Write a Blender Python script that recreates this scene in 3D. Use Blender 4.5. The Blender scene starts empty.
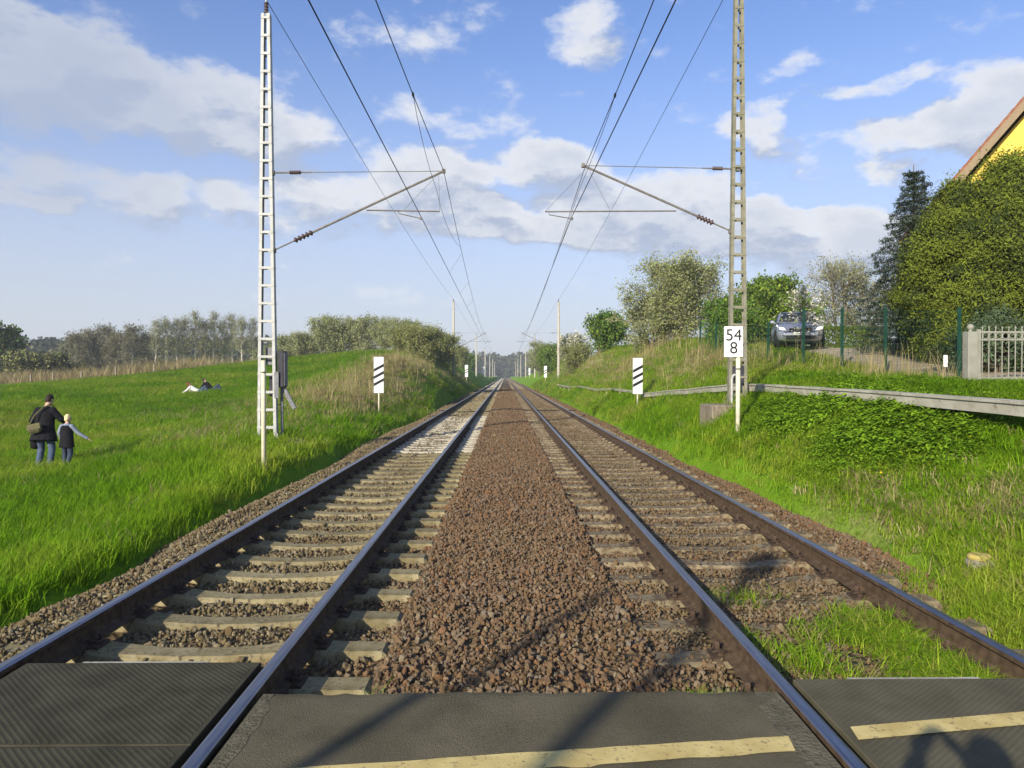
import bpy, math, random
import numpy as np
from mathutils import Vector, Matrix, Euler

R = math.radians
scene = bpy.context.scene
COL = scene.collection

# ------------------------------------------------------------------ camera
# X = right, Y = along the track, Z = up, rail head at Z = 0
CAM_H, FPX = 1.62, 720.0
cam_d = bpy.data.cameras.new('camera')
cam = bpy.data.objects.new('camera', cam_d)
COL.objects.link(cam)
cam.location = (0, 0, CAM_H)
cam_d.sensor_width = 36.0
cam_d.lens = FPX / 1024 * 36.0
cam_d.clip_start = 0.05
cam_d.clip_end = 6000
cam.rotation_euler = (R(90 - 0.637), 0, R(-0.557))
scene.camera = cam

# ------------------------------------------------------------------ light
SUN_EL = R(22.5)
SUN_DIR = Vector((-0.505, -0.863, 0)).normalized() * math.cos(SUN_EL) + Vector((0, 0, math.sin(SUN_EL)))
sun_d = bpy.data.lights.new('sun', 'SUN')
sun_d.energy = 4.9
sun_d.angle = R(0.53)
sun_d.color = (1.0, 0.91, 0.75)
sun = bpy.data.objects.new('sun', sun_d)
COL.objects.link(sun)
sun.location = (-20, -30, 30)
sun.rotation_euler = SUN_DIR.to_track_quat('Z', 'Y').to_euler()

scene.view_settings.view_transform = 'Standard'
scene.view_settings.look = 'None'
scene.view_settings.exposure = 0.5
scene.view_settings.gamma = 1.0
scene.view_settings.use_curve_mapping = False
scene.cycles.use_denoising = True
scene.cycles.max_bounces = 4
scene.cycles.diffuse_bounces = 2
scene.cycles.transmission_bounces = 4
scene.cycles.transparent_max_bounces = 8
scene.cycles.volume_bounces = 0
scene.cycles.caustics_reflective = False
scene.cycles.caustics_refractive = False


class NT:
    """small helper round a node tree"""
    def __init__(self, tree):
        self.t = tree
    def n(self, kind, **kw):
        nd = self.t.nodes.new(kind)
        for k, v in kw.items():
            setattr(nd, k, v)
        return nd
    def l(self, a, b):
        self.t.links.new(a, b)
    def math(self, op, a, b=None, c=None, clamp=False):
        nd = self.n('ShaderNodeMath', operation=op)
        nd.use_clamp = clamp
        for i, v in enumerate((a, b, c)):
            if v is None:
                continue
            if isinstance(v, (int, float)):
                nd.inputs[i].default_value = v
            else:
                self.l(v, nd.inputs[i])
        return nd.outputs[0]
    def vmath(self, op, a, b=None, c=None):
        nd = self.n('ShaderNodeVectorMath', operation=op)
        for i, v in enumerate((a, b, c)):
            if v is None:
                continue
            if isinstance(v, (tuple, list)):
                nd.inputs[i].default_value = v
            else:
                self.l(v, nd.inputs[i])
        return nd
    def noise(self, vec, scale, detail=3, rough=0.55):
        nd = self.n('ShaderNodeTexNoise')
        nd.inputs['Scale'].default_value = scale
        nd.inputs['Detail'].default_value = detail
        nd.inputs['Roughness'].default_value = rough
        if vec is not None:
            self.l(vec, nd.inputs['Vector'])
        return nd
    def maprange(self, v, a, b, c=0.0, d=1.0, mode='LINEAR'):
        nd = self.n('ShaderNodeMapRange', interpolation_type=mode)
        self.l(v, nd.inputs[0])
        for i, q in enumerate((a, b, c, d)):
            nd.inputs[i + 1].default_value = q
        return nd.outputs[0]
    def mix(self, fac, a, b, blend='MIX'):
        nd = self.n('ShaderNodeMix', data_type='RGBA', blend_type=blend)
        for s, v in ((0, fac), (6, a), (7, b)):
            if isinstance(v, (int, float)):
                nd.inputs[s].default_value = v
            elif isinstance(v, (tuple, list)):
                nd.inputs[s].default_value = (v[0], v[1], v[2], 1)
            else:
                self.l(v, nd.inputs[s])
        return nd.outputs[2]


# ------------------------------------------------------------------ world: sky with clouds
def make_world():
    w = bpy.data.worlds.new('World')
    scene.world = w
    w.use_nodes = True
    w.cycles.sampling_method = 'MANUAL'
    w.cycles.sample_map_resolution = 256
    w.node_tree.nodes.clear()
    # the cloud field, as a function of direction, in a group so it can be sampled twice
    g = bpy.data.node_groups.new('cloud_field', 'ShaderNodeTree')
    g.interface.new_socket('Dir', in_out='INPUT', socket_type='NodeSocketVector')
    g.interface.new_socket('Field', in_out='OUTPUT', socket_type='NodeSocketFloat')
    q = NT(g)
    gi, go = q.n('NodeGroupInput'), q.n('NodeGroupOutput')
    d = gi.outputs[0]
    sep = q.n('ShaderNodeSeparateXYZ')
    q.l(d, sep.inputs[0])
    az = q.math('ARCTAN2', sep.outputs[0], sep.outputs[1])
    el = q.math('ARCSINE', sep.outputs[2])
    comb = q.n('ShaderNodeCombineXYZ')
    q.l(az, comb.inputs[0])
    q.l(el, comb.inputs[1])
    stretched = q.vmath('MULTIPLY', d, (1, 1, 1.9)).outputs[0]
    warp = q.noise(stretched, 7.0, 6)
    wv = q.vmath('SUBTRACT', warp.outputs['Color'], (0.5, 0.5, 0.5)).outputs[0]
    wv = q.vmath('MULTIPLY', wv, (0.17, 0.10, 0)).outputs[0]
    p = q.vmath('ADD', comb.outputs[0], wv).outputs[0]
    fine = q.noise(stretched, 12.0, 10, 0.60).outputs[0]
    broad = q.noise(stretched, 1.7, 2, 0.5).outputs[0]
    total = q.math('MULTIPLY_ADD', broad, 0.55, -0.30)
    # individual cumulus clouds: image-independent compass direction, half width, half height, density
    blobs = [(25, 70, 120, 46, .62), (-20, 35, 70, 50, .45), (115, 100, 80, 30, .40), (225, 118, 60, 32, .66), (285, 135, 48, 26, .5),
             (90, 193, 90, 22, .42), (195, 196, 55, 18, .5), (40, 214, 28, 9, .5), (330, 205, 80, 26, .42), (430, 182, 55, 28, .60),
             (470, 222, 100, 18, .55), (560, 172, 48, 22, .60), (575, 224, 110, 22, .55), (660, 206, 80, 30, .68), (700, 236, 130, 22, .6),
             (820, 238, 95, 27, .72), (740, 200, 40, 18, .5), (592, 36, 44, 24, .42), (786, 68, 26, 14, .4), (764, 132, 36, 20, .52),
             (905, 141, 58, 19, .62), (875, 84, 44, 9, .38), (1004, 106, 60, 30, .72), (1010, 140, 50, 14, .4), (480, 118, 60, 14, .2),
             (960, 250, 90, 24, .5), (1130, 190, 100, 40, .6), (-150, 150, 120, 50, .6)]
    for bx, by, rx, ry, wt in blobs:
        ca = math.atan((bx - 505) / FPX)
        ce = math.atan((376 - by) / FPX * math.cos(ca))
        ra, re = rx / FPX * math.cos(ca) ** 2, ry / FPX * math.cos(ce)
        m = q.vmath('MULTIPLY_ADD', p, (1 / ra, 1 / re, 0), (-ca / ra, -ce / re, 0)).outputs[0]
        r2 = q.vmath('DOT_PRODUCT', m, m).outputs['Value']
        v = q.maprange(r2, 0.0, 2.2, wt, 0.0, 'SMOOTHSTEP')
        total = q.math('ADD', total, v)
    total = q.math('MINIMUM', total, 0.72)
    f = q.math('MULTIPLY_ADD', fine, 1.75, total)
    f = q.math('SUBTRACT', f, 0.955)
    q.l(f, go.inputs[0])

    s = NT(w.node_tree)
    tc = s.n('ShaderNodeTexCoord')
    sky = s.n('ShaderNodeTexSky', sky_type='NISHITA')
    sky.sun_disc = False
    sky.sun_elevation = SUN_EL
    sky.sun_rotation = math.atan2(SUN_DIR.x, SUN_DIR.y)
    sky.air_density = 1.0
    sky.dust_density = 1.0
    sky.ozone_density = 1.6
    nrm = s.vmath('NORMALIZE', tc.outputs['Generated']).outputs[0]
    def field(vec):
        gn = s.n('ShaderNodeGroup')
        gn.node_tree = g
        s.l(vec, gn.inputs[0])
        return gn.outputs[0]
    f0 = field(nrm)
    up = s.vmath('ADD', nrm, (-0.022, 0, 0.034)).outputs[0]
    f1 = field(s.vmath('NORMALIZE', up).outputs[0])
    cover = s.maprange(f0, 0.0, 0.50, 0, 0.94, 'SMOOTHSTEP')
    lit = s.math('SUBTRACT', f0, f1)
    lit = s.maprange(lit, -0.24, 0.22, 0, 1, 'SMOOTHSTEP')
    thick = s.maprange(f0, 0.15, 0.85, 1, 0.38)
    lit = s.math('MULTIPLY', lit, thick)
    # the deep bank of cloud to the upper left is a heavy grey one
    sx = s.n('ShaderNodeSeparateXYZ')
    s.l(nrm, sx.inputs[0])
    dv = s.vmath('DISTANCE', nrm, (-0.57, 0.73, 0.36)).outputs['Value']
    heavy = s.maprange(dv, 0.12, 0.42, 0.30, 1.0, 'SMOOTHSTEP')
    lit = s.math('MULTIPLY', lit, heavy)
    cloud = s.mix(lit, (3.1, 3.6, 4.7), (6.9, 6.9, 6.9))
    sepz = s.n('ShaderNodeSeparateXYZ')
    s.l(nrm, sepz.inputs[0])
    low = s.maprange(sepz.outputs[2], 0.0, 0.46, 1, 0, 'SMOOTHSTEP')
    skyc = s.mix(1.0, sky.outputs[0], (0.94, 1.08, 1.46), 'MULTIPLY')
    veil = s.math('MULTIPLY', low, 0.8)
    skyc = s.mix(veil, skyc, (4.6, 4.72, 5.05))
    # haze of the low sky thins the clouds near the horizon
    thin = s.maprange(sepz.outputs[2], 0.02, 0.17, 0.12, 1, 'SMOOTHSTEP')
    cover = s.math('MULTIPLY', cover, thin)
    final = s.mix(cover, skyc, cloud)
    bg = s.n('ShaderNodeBackground')
    bg.inputs['Strength'].default_value = 0.1
    out = s.n('ShaderNodeOutputWorld')
    s.l(final, bg.inputs[0])
    s.l(bg.outputs[0], out.inputs[0])

make_world()

# ------------------------------------------------------------------ materials
MATS = {}

def pmat(name, c1, c2=None, scale=4.0, rough=0.85, bump=0.0, bscale=60.0, metal=0.0, spec=0.15, lo=0.35, hi=0.65,
         c3=None, scale3=25.0, lo3=0.6, hi3=0.75, island=0.0, instance=0.0, detail=4, stretch=None, transl=0.0):
    m = bpy.data.materials.new(name)
    m.use_nodes = True
    m.node_tree.nodes.clear()
    t = NT(m.node_tree)
    out = t.n('ShaderNodeOutputMaterial')
    b = t.n('ShaderNodeBsdfPrincipled')
    b.inputs['Roughness'].default_value = rough
    b.inputs['Metallic'].default_value = metal
    b.inputs['Specular IOR Level'].default_value = spec
    tc = t.n('ShaderNodeTexCoord')
    co = tc.outputs['Object']
    if stretch:
        co = t.vmath('MULTIPLY', co, stretch).outputs[0]
    col = None
    if c2 is not None:
        f = t.maprange(t.noise(co, scale, detail).outputs[0], lo, hi)
        col = t.mix(f, c1, c2)
    else:
        col = t.mix(0.0, c1, c1)
    if c3 is not None:
        f = t.maprange(t.noise(co, scale3, 3).outputs[0], lo3, hi3)
        col = t.mix(f, col, c3)
    if island:
        geo = t.n('ShaderNodeNewGeometry')
        v = t.maprange(geo.outputs['Random Per Island'], 0, 1, 1 - island, 1 + island)
        col = t.mix(1.0, col, t.vmath('MULTIPLY', t.vmath('ADD', (0, 0, 0), (1, 1, 1)).outputs[0], (1, 1, 1)).outputs[0], 'MULTIPLY')
        sc = t.n('ShaderNodeVectorMath', operation='SCALE')
        t.l(col, sc.inputs[0])
        t.l(v, sc.inputs['Scale'])
        col = sc.outputs[0]
    if instance:
        oi = t.n('ShaderNodeObjectInfo')
        v = t.maprange(oi.outputs['Random'], 0, 1, 1 - instance, 1 + instance)
        sc = t.n('ShaderNodeVectorMath', operation='SCALE')
        t.l(col, sc.inputs[0])
        t.l(v, sc.inputs['Scale'])
        col = sc.outputs[0]
    t.l(col, b.inputs['Base Color'])
    if bump:
        bn = t.n('ShaderNodeBump')
        bn.inputs['Strength'].default_value = bump
        bn.inputs['Distance'].default_value = 0.02
        t.l(t.noise(co, bscale, 4).outputs[0], bn.inputs['Height'])
        t.l(bn.outputs[0], b.inputs['Normal'])
    sh = b.outputs[0]
    if transl:
        tr = t.n('ShaderNodeBsdfTranslucent')
        t.l(col, tr.inputs[0])
        mx = t.n('ShaderNodeMixShader')
        mx.inputs[0].default_value = transl
        t.l(sh, mx.inputs[1])
        t.l(tr.outputs[0], mx.inputs[2])
        sh = mx.outputs[0]
    t.l(sh, out.inputs[0])
    MATS[name] = m
    return m

def tintmat(name, cols, transl=0.25, vary=0.35, rough=0.7):
    """foliage whose colour follows the 'tint' value stored with each instanced plant"""
    m = bpy.data.materials.new(name)
    m.use_nodes = True
    m.node_tree.nodes.clear()
    t = NT(m.node_tree)
    out = t.n('ShaderNodeOutputMaterial')
    b = t.n('ShaderNodeBsdfPrincipled')
    b.inputs['Roughness'].default_value = rough
    b.inputs['Specular IOR Level'].default_value = 0.06
    a = t.n('ShaderNodeAttribute', attribute_type='INSTANCER', attribute_name='tint')
    cr = t.n('ShaderNodeValToRGB')
    e = cr.color_ramp.elements
    e[0].position, e[0].color = cols[0][0], (*cols[0][1], 1)
    e[1].position, e[1].color = cols[-1][0], (*cols[-1][1], 1)
    for pos, c in cols[1:-1]:
        k = e.new(pos)
        k.color = (*c, 1)
    t.l(a.outputs['Fac'], cr.inputs[0])
    geo = t.n('ShaderNodeNewGeometry')
    oi = t.n('ShaderNodeObjectInfo')
    v = t.math('ADD', geo.outputs['Random Per Island'], oi.outputs['Random'])
    v = t.maprange(v, 0, 2, 1 - vary, 1 + vary)
    sc = t.n('ShaderNodeVectorMath', operation='SCALE')
    t.l(cr.outputs[0], sc.inputs[0])
    t.l(v, sc.inputs['Scale'])
    t.l(sc.outputs[0], b.inputs['Base Color'])
    tr = t.n('ShaderNodeBsdfTranslucent')
    t.l(sc.outputs[0], tr.inputs[0])
    mx = t.n('ShaderNodeMixShader')
    mx.inputs[0].default_value = transl
    t.l(b.outputs[0], mx.inputs[1])
    t.l(tr.outputs[0], mx.inputs[2])
    t.l(mx.outputs[0], out.inputs[0])
    MATS[name] = m
    return m

GRASS = [(0.0, (0.052, 0.135, 0.004)), (0.35, (0.135, 0.265, 0.007)), (0.6, (0.26, 0.325, 0.03)), (0.8, (0.26, 0.22, 0.09)), (1.0, (0.42, 0.34, 0.19))]
tintmat('grass_blade', GRASS)
tintmat('nettle_leaf', [(0.0, (0.10, 0.20, 0.010)), (1.0, (0.21, 0.35, 0.02))], transl=0.2, vary=0.3)
pmat('dandelion', (0.75, 0.55, 0.02), rough=0.8)
pmat('rail_side', (0.055, 0.036, 0.022), (0.11, 0.075, 0.045), scale=14, rough=0.85, bump=0.25, bscale=90, c3=(0.15, 0.09, 0.045), scale3=6, lo3=0.6, hi3=0.8)
pmat('rail_head', (0.20, 0.19, 0.21), (0.30, 0.29, 0.31), scale=5, rough=0.33, metal=1.0, stretch=(12, 0.6, 1))
pmat('concrete_old', (0.20, 0.165, 0.082), (0.31, 0.265, 0.15), scale=7, rough=0.92, bump=0.5, bscale=120, c3=(0.10, 0.075, 0.045), scale3=30, lo3=0.52, hi3=0.72, instance=0.16)
pmat('concrete_mid', (0.185, 0.145, 0.085), (0.285, 0.235, 0.145), scale=7, rough=0.92, bump=0.5, bscale=120, c3=(0.10, 0.07, 0.045), scale3=18, lo3=0.45, hi3=0.65, instance=0.18)
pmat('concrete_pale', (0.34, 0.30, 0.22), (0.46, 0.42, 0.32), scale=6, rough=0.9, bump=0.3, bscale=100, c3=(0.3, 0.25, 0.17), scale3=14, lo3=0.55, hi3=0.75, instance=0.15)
pmat('fastener', (0.045, 0.032, 0.024), (0.09, 0.06, 0.04), scale=30, rough=0.8)
pmat('rubber_panel', (0.042, 0.038, 0.021), (0.066, 0.060, 0.036), scale=5, rough=0.75, bump=0.25, bscale=220, c3=(0.10, 0.094, 0.075), scale3=60, lo3=0.62, hi3=0.8)
pmat('asphalt', (0.105, 0.092, 0.056), (0.165, 0.143, 0.09), scale=2.2, rough=0.9, bump=0.9, bscale=170, c3=(0.22, 0.185, 0.13), scale3=130, lo3=0.58, hi3=0.75)
pmat('joint_filler', (0.105, 0.092, 0.058), (0.155, 0.138, 0.09), scale=8, rough=0.95, bump=0.8, bscale=60, c3=(0.06, 0.053, 0.035), scale3=26, lo3=0.58, hi3=0.72)
pmat('line_paint', (0.50, 0.38, 0.14), (0.66, 0.53, 0.22), scale=5, rough=0.85, bump=0.3, bscale=160, c3=(0.22, 0.175, 0.09), scale3=45, lo3=0.58, hi3=0.72)
pmat('galvanised', (0.36, 0.36, 0.34), (0.46, 0.46, 0.44), scale=6, rough=0.55, metal=0.0, spec=0.4)
pmat('mast_olive', (0.175, 0.168, 0.12), (0.25, 0.24, 0.18), scale=5, rough=0.7, c3=(0.16, 0.12, 0.07), scale3=12, lo3=0.6, hi3=0.8)
pmat('pole_concrete', (0.36, 0.33, 0.26), (0.46, 0.43, 0.35), scale=4, rough=0.85)
pmat('tube_grey', (0.13, 0.12, 0.11), (0.2, 0.19, 0.17), scale=10, rough=0.6)
pmat('insulator', (0.05, 0.028, 0.025), (0.08, 0.045, 0.04), scale=10, rough=0.3, spec=0.5)
pmat('wire', (0.022, 0.022, 0.024), rough=0.6)
pmat('box_grey', (0.16, 0.16, 0.17), (0.22, 0.22, 0.23), scale=8, rough=0.6)
pmat('box_dark', (0.035, 0.035, 0.045), (0.055, 0.055, 0.065), scale=8, rough=0.6)
pmat('sign_white', (0.78, 0.78, 0.76), (0.66, 0.66, 0.63), scale=3, rough=0.5, lo=0.5, hi=0.8, c3=(0.42, 0.38, 0.30), scale3=14, lo3=0.66, hi3=0.85)
pmat('sign_black', (0.018, 0.018, 0.022), rough=0.5)
pmat('post_cream', (0.60, 0.57, 0.40), (0.70, 0.67, 0.50), scale=9, rough=0.6, c3=(0.35, 0.28, 0.16), scale3=30, lo3=0.66, hi3=0.8)
pmat('footing', (0.16, 0.13, 0.09), (0.29, 0.25, 0.18), scale=3, rough=0.95, bump=0.6, bscale=50, stretch=(3, 3, 0.6))
pmat('footing_pale', (0.36, 0.33, 0.27), (0.46, 0.43, 0.36), scale=6, rough=0.95, bump=0.5, bscale=50)
pmat('trough', (0.33, 0.31, 0.245), (0.45, 0.43, 0.35), scale=3, rough=0.9, bump=0.4, bscale=60, c3=(0.2, 0.17, 0.11), scale3=9, lo3=0.6, hi3=0.8)
pmat('fence_green', (0.010, 0.045, 0.030), (0.016, 0.062, 0.04), scale=6, rough=0.5)
pmat('gate_paint', (0.23, 0.225, 0.185), (0.29, 0.285, 0.24), scale=5, rough=0.6)
pmat('house_yellow', (0.74, 0.53, 0.09), (0.82, 0.60, 0.13), scale=1.2, rough=0.9, bump=0.3, bscale=60, c3=(0.62, 0.46, 0.13), scale3=3, lo3=0.6, hi3=0.8)
pmat('roof_tile', (0.20, 0.085, 0.05), (0.28, 0.125, 0.075), scale=6, rough=0.85, bump=0.4, bscale=20)
pmat('verge_wood', (0.22, 0.165, 0.105), (0.30, 0.225, 0.145), scale=6, rough=0.8, stretch=(1, 1, 6))
pmat('window_frame', (0.75, 0.75, 0.72), rough=0.5)
pmat('glass_dark', (0.02, 0.026, 0.03), rough=0.08, spec=0.6)
pmat('gravel_drive', (0.30, 0.25, 0.17), (0.42, 0.36, 0.26), scale=2.5, rough=0.95, bump=0.6, bscale=40, c3=(0.19, 0.155, 0.10), scale3=9, lo3=0.52, hi3=0.7)
pmat('bark', (0.10, 0.08, 0.055), (0.19, 0.155, 0.115), scale=8, rough=0.95, bump=0.5, bscale=30)
pmat('bark_pale', (0.36, 0.33, 0.27), (0.52, 0.49, 0.43), scale=5, rough=0.9, c3=(0.1, 0.08, 0.07), scale3=7, lo3=0.62, hi3=0.72)
pmat('twig_grey', (0.19, 0.17, 0.115), (0.27, 0.245, 0.175), scale=4, rough=0.95, island=0.3)
def leaf(name, c, v=0.35, tr=0.28):
    pmat(name, tuple(q * 0.85 for q in c), tuple(q * 1.15 for q in c), scale=0.9, rough=0.75, island=v, transl=tr, spec=0.2)
leaf('leaf_blossom', (0.34, 0.345, 0.19), 0.22)
leaf('leaf_white', (0.62, 0.60, 0.50))
leaf('leaf_olive', (0.23, 0.235, 0.075))
leaf('leaf_spring', (0.25, 0.29, 0.09), 0.25)
leaf('leaf_birch', (0.28, 0.30, 0.13))
leaf('leaf_bush', (0.085, 0.165, 0.025))
leaf('leaf_fresh', (0.20, 0.28, 0.03))
leaf('leaf_hedge', (0.115, 0.165, 0.02))
leaf('leaf_thuja', (0.125, 0.155, 0.014), 0.45, 0.15)
leaf('leaf_thuja_dark', (0.042, 0.062, 0.012), 0.4, 0.15)
leaf('leaf_spruce', (0.062, 0.088, 0.060), 0.4, 0.1)
leaf('leaf_juniper', (0.085, 0.125, 0.060), 0.4, 0.1)
leaf('leaf_forest', (0.045, 0.060, 0.032), 0.4, 0.1)
leaf('leaf_forest_pale', (0.13, 0.135, 0.06), 0.4, 0.2)
leaf('reed', (0.42, 0.33, 0.18), 0.3, 0.2)
pmat('stump_wood', (0.22, 0.18, 0.12), (0.30, 0.25, 0.18), scale=6, rough=0.9)
pmat('skin', (0.56, 0.34, 0.25), rough=0.6)
pmat('coat_black', (0.007, 0.007, 0.009), (0.013, 0.013, 0.016), scale=8, rough=0.85)
pmat('jeans', (0.05, 0.072, 0.12), (0.085, 0.115, 0.18), scale=10, rough=0.9)
pmat('jeans_dark', (0.035, 0.045, 0.075), (0.05, 0.065, 0.10), scale=10, rough=0.9)
pmat('shirt_blue', (0.19, 0.225, 0.29), (0.25, 0.285, 0.35), scale=10, rough=0.9)
pmat('shirt_white', (0.75, 0.72, 0.68), rough=0.9)
pmat('shirt_red', (0.33, 0.06, 0.05), rough=0.9)
pmat('canvas_olive', (0.10, 0.09, 0.045), (0.15, 0.135, 0.075), scale=14, rough=0.9)
pmat('hair_dark', (0.022, 0.016, 0.012), (0.04, 0.03, 0.022), scale=40, rough=0.6)
pmat('hair_blond', (0.68, 0.52, 0.24), (0.78, 0.64, 0.36), scale=40, rough=0.6)
pmat('hair_red', (0.16, 0.055, 0.025), rough=0.6)
pmat('shoe', (0.03, 0.027, 0.024), rough=0.6)
pmat('car_paint', (0.34, 0.36, 0.42), (0.36, 0.38, 0.44), scale=3, rough=0.28, metal=0.55, spec=0.5)
pmat('car_black', (0.015, 0.015, 0.016), rough=0.6)
pmat('tyre', (0.018, 0.018, 0.018), rough=0.85)
pmat('chrome', (0.6, 0.6, 0.62), rough=0.2, metal=1.0)
pmat('lamp_glass', (0.72, 0.74, 0.76), rough=0.15, spec=0.6)
pmat('plate_white', (0.75, 0.75, 0.72), rough=0.5)
pmat('stone_marker', (0.22, 0.20, 0.15), (0.34, 0.31, 0.24), scale=8, rough=0.9, bump=0.5, bscale=40)
pmat('stone_yellow', (0.36, 0.28, 0.08), (0.46, 0.38, 0.14), scale=12, rough=0.9, bump=0.4, bscale=40)
pmat('barrier_red', (0.55, 0.04, 0.03), rough=0.5)

def stone_mat():
    m = bpy.data.materials.new('ballast_stone')
    m.use_nodes = True
    m.node_tree.nodes.clear()
    t = NT(m.node_tree)
    out = t.n('ShaderNodeOutputMaterial')
    b = t.n('ShaderNodeBsdfPrincipled')
    b.inputs['Roughness'].default_value = 0.9
    b.inputs['Specular IOR Level'].default_value = 0.2
    oi = t.n('ShaderNodeObjectInfo')
    a = t.n('ShaderNodeAttribute', attribute_type='INSTANCER', attribute_name='tint')
    def ramp(cols):
        cr = t.n('ShaderNodeValToRGB')
        e = cr.color_ramp.elements
        e[0].position, e[0].color = 0, (*cols[0], 1)
        e[1].position, e[1].color = 1, (*cols[-1], 1)
        for i, c in enumerate(cols[1:-1]):
            k = e.new((i + 1) / (len(cols) - 1))
            k.color = (*c, 1)
        t.l(oi.outputs['Random'], cr.inputs[0])
        return cr.outputs[0]
    c1 = ramp([(0.085, 0.050, 0.026), (0.145, 0.089, 0.046), (0.115, 0.076, 0.046), (0.18, 0.120, 0.066), (0.145, 0.080, 0.038), (0.16, 0.115, 0.072), (0.105, 0.062, 0.034), (0.18, 0.092, 0.040), (0.135, 0.112, 0.085), (0.20, 0.145, 0.085)])
    c2 = ramp([(0.09, 0.068, 0.031), (0.15, 0.115, 0.052), (0.12, 0.093, 0.05), (0.19, 0.15, 0.076), (0.14, 0.105, 0.05), (0.23, 0.195, 0.12), (0.12, 0.088, 0.042), (0.155, 0.135, 0.09), (0.26, 0.22, 0.135)])
    c = t.mix(a.outputs['Fac'], c1, c2)
    t.l(c, b.inputs['Base Color'])
    t.l(b.outputs[0], out.inputs[0])
    MATS['ballast_stone'] = m
stone_mat()

def bed_mat():
    m = bpy.data.materials.new('ballast_bed')
    m.use_nodes = True
    m.node_tree.nodes.clear()
    t = NT(m.node_tree)
    out = t.n('ShaderNodeOutputMaterial')
    b = t.n('ShaderNodeBsdfPrincipled')
    b.inputs['Roughness'].default_value = 0.95
    b.inputs['Specular IOR Level'].default_value = 0.15
    tc = t.n('ShaderNodeTexCoord')
    vo = t.n('ShaderNodeTexVoronoi')
    vo.inputs['Scale'].default_value = 19
    t.l(tc.outputs['Object'], vo.inputs['Vector'])
    sp = t.n('ShaderNodeSeparateColor')
    t.l(vo.outputs['Color'], sp.inputs[0])
    cr = t.n('ShaderNodeValToRGB')
    e = cr.color_ramp.elements
    e[0].color = (0.065, 0.042, 0.021, 1)
    e[1].color = (0.17, 0.125, 0.07, 1)
    k = e.new(0.5)
    k.color = (0.11, 0.073, 0.037, 1)
    t.l(sp.outputs[0], cr.inputs[0])
    big = t.noise(tc.outputs['Object'], 0.5, 3).outputs[0]
    col = t.mix(t.maprange(big, 0.4, 0.7), cr.outputs[0], (0.135, 0.10, 0.055))
    t.l(col, b.inputs['Base Color'])
    bn = t.n('ShaderNodeBump')
    bn.inputs['Strength'].default_value = 0.9
    bn.inputs['Distance'].default_value = 0.03
    t.l(vo.outputs['Distance'], bn.inputs['Height'])
    t.l(bn.outputs[0], b.inputs['Normal'])
    t.l(b.outputs[0], out.inputs[0])
    MATS['ballast_bed'] = m
bed_mat()

def ground_mat():
    m = bpy.data.materials.new('ground_grass')
    m.use_nodes = True
    m.node_tree.nodes.clear()
    t = NT(m.node_tree)
    out = t.n('ShaderNodeOutputMaterial')
    b = t.n('ShaderNodeBsdfPrincipled')
    b.inputs['Roughness'].default_value = 0.95
    b.inputs['Specular IOR Level'].default_value = 0.1
    tc = t.n('ShaderNodeTexCoord')
    co = tc.outputs['Object']
    a = t.n('ShaderNodeAttribute', attribute_name='dry')
    n1 = t.noise(co, 0.35, 5).outputs[0]
    n2 = t.noise(co, 3.0, 5).outputs[0]
    n3 = t.noise(co, 22.0, 4).outputs[0]
    g = t.mix(t.maprange(n1, 0.35, 0.65), (0.12, 0.25, 0.007), (0.155, 0.29, 0.010))
    g = t.mix(t.maprange(n2, 0.4, 0.75), g, (0.19, 0.30, 0.018))
    g = t.mix(t.maprange(n3, 0.45, 0.75), g, (0.07, 0.14, 0.009))
    dr = t.mix(t.maprange(n3, 0.35, 0.65), (0.36, 0.29, 0.15), (0.22, 0.19, 0.08))
    f = t.math('ADD', a.outputs['Fac'], t.math('MULTIPLY_ADD', n2, 0.7, -0.35), clamp=True)
    f = t.math('MULTIPLY', f, t.maprange(a.outputs['Fac'], 0.0, 0.15))
    c = t.mix(f, g, dr)
    t.l(c, b.inputs['Base Color'])
    bn = t.n('ShaderNodeBump')
    bn.inputs['Strength'].default_value = 0.8
    bn.inputs['Distance'].default_value = 0.06
    t.l(t.noise(co, 9.0, 6, 0.7).outputs[0], bn.inputs['Height'])
    t.l(bn.outputs[0], b.inputs['Normal'])
    t.l(b.outputs[0], out.inputs[0])
    MATS['ground_grass'] = m
ground_mat()

# ------------------------------------------------------------------ object helpers
def tag(o, label=None, cat=None, group=None, kind=None):
    for k, v in (('label', label), ('category', cat), ('group', group), ('kind', kind)):
        if v:
            o[k] = v
    return o

def thing(name, loc, label, cat, group=None, rz=0.0):
    o = bpy.data.objects.new(name, None)
    o.empty_display_size = 0.2
    COL.objects.link(o)
    o.location = loc
    o.rotation_euler = (0, 0, rz)
    return tag(o, label, cat, group)

def link(name, mesh, parent=None, loc=None):
    o = bpy.data.objects.new(name, mesh)
    COL.objects.link(o)
    if parent is not None:
        o.parent = parent
    if loc is not None:
        o.location = loc
    return o

def copy_tree(o, parent=None):
    c = o.copy()
    COL.objects.link(c)
    c.parent = parent
    for ch in list(o.children):
        copy_tree(ch, c)
    return c

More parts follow.
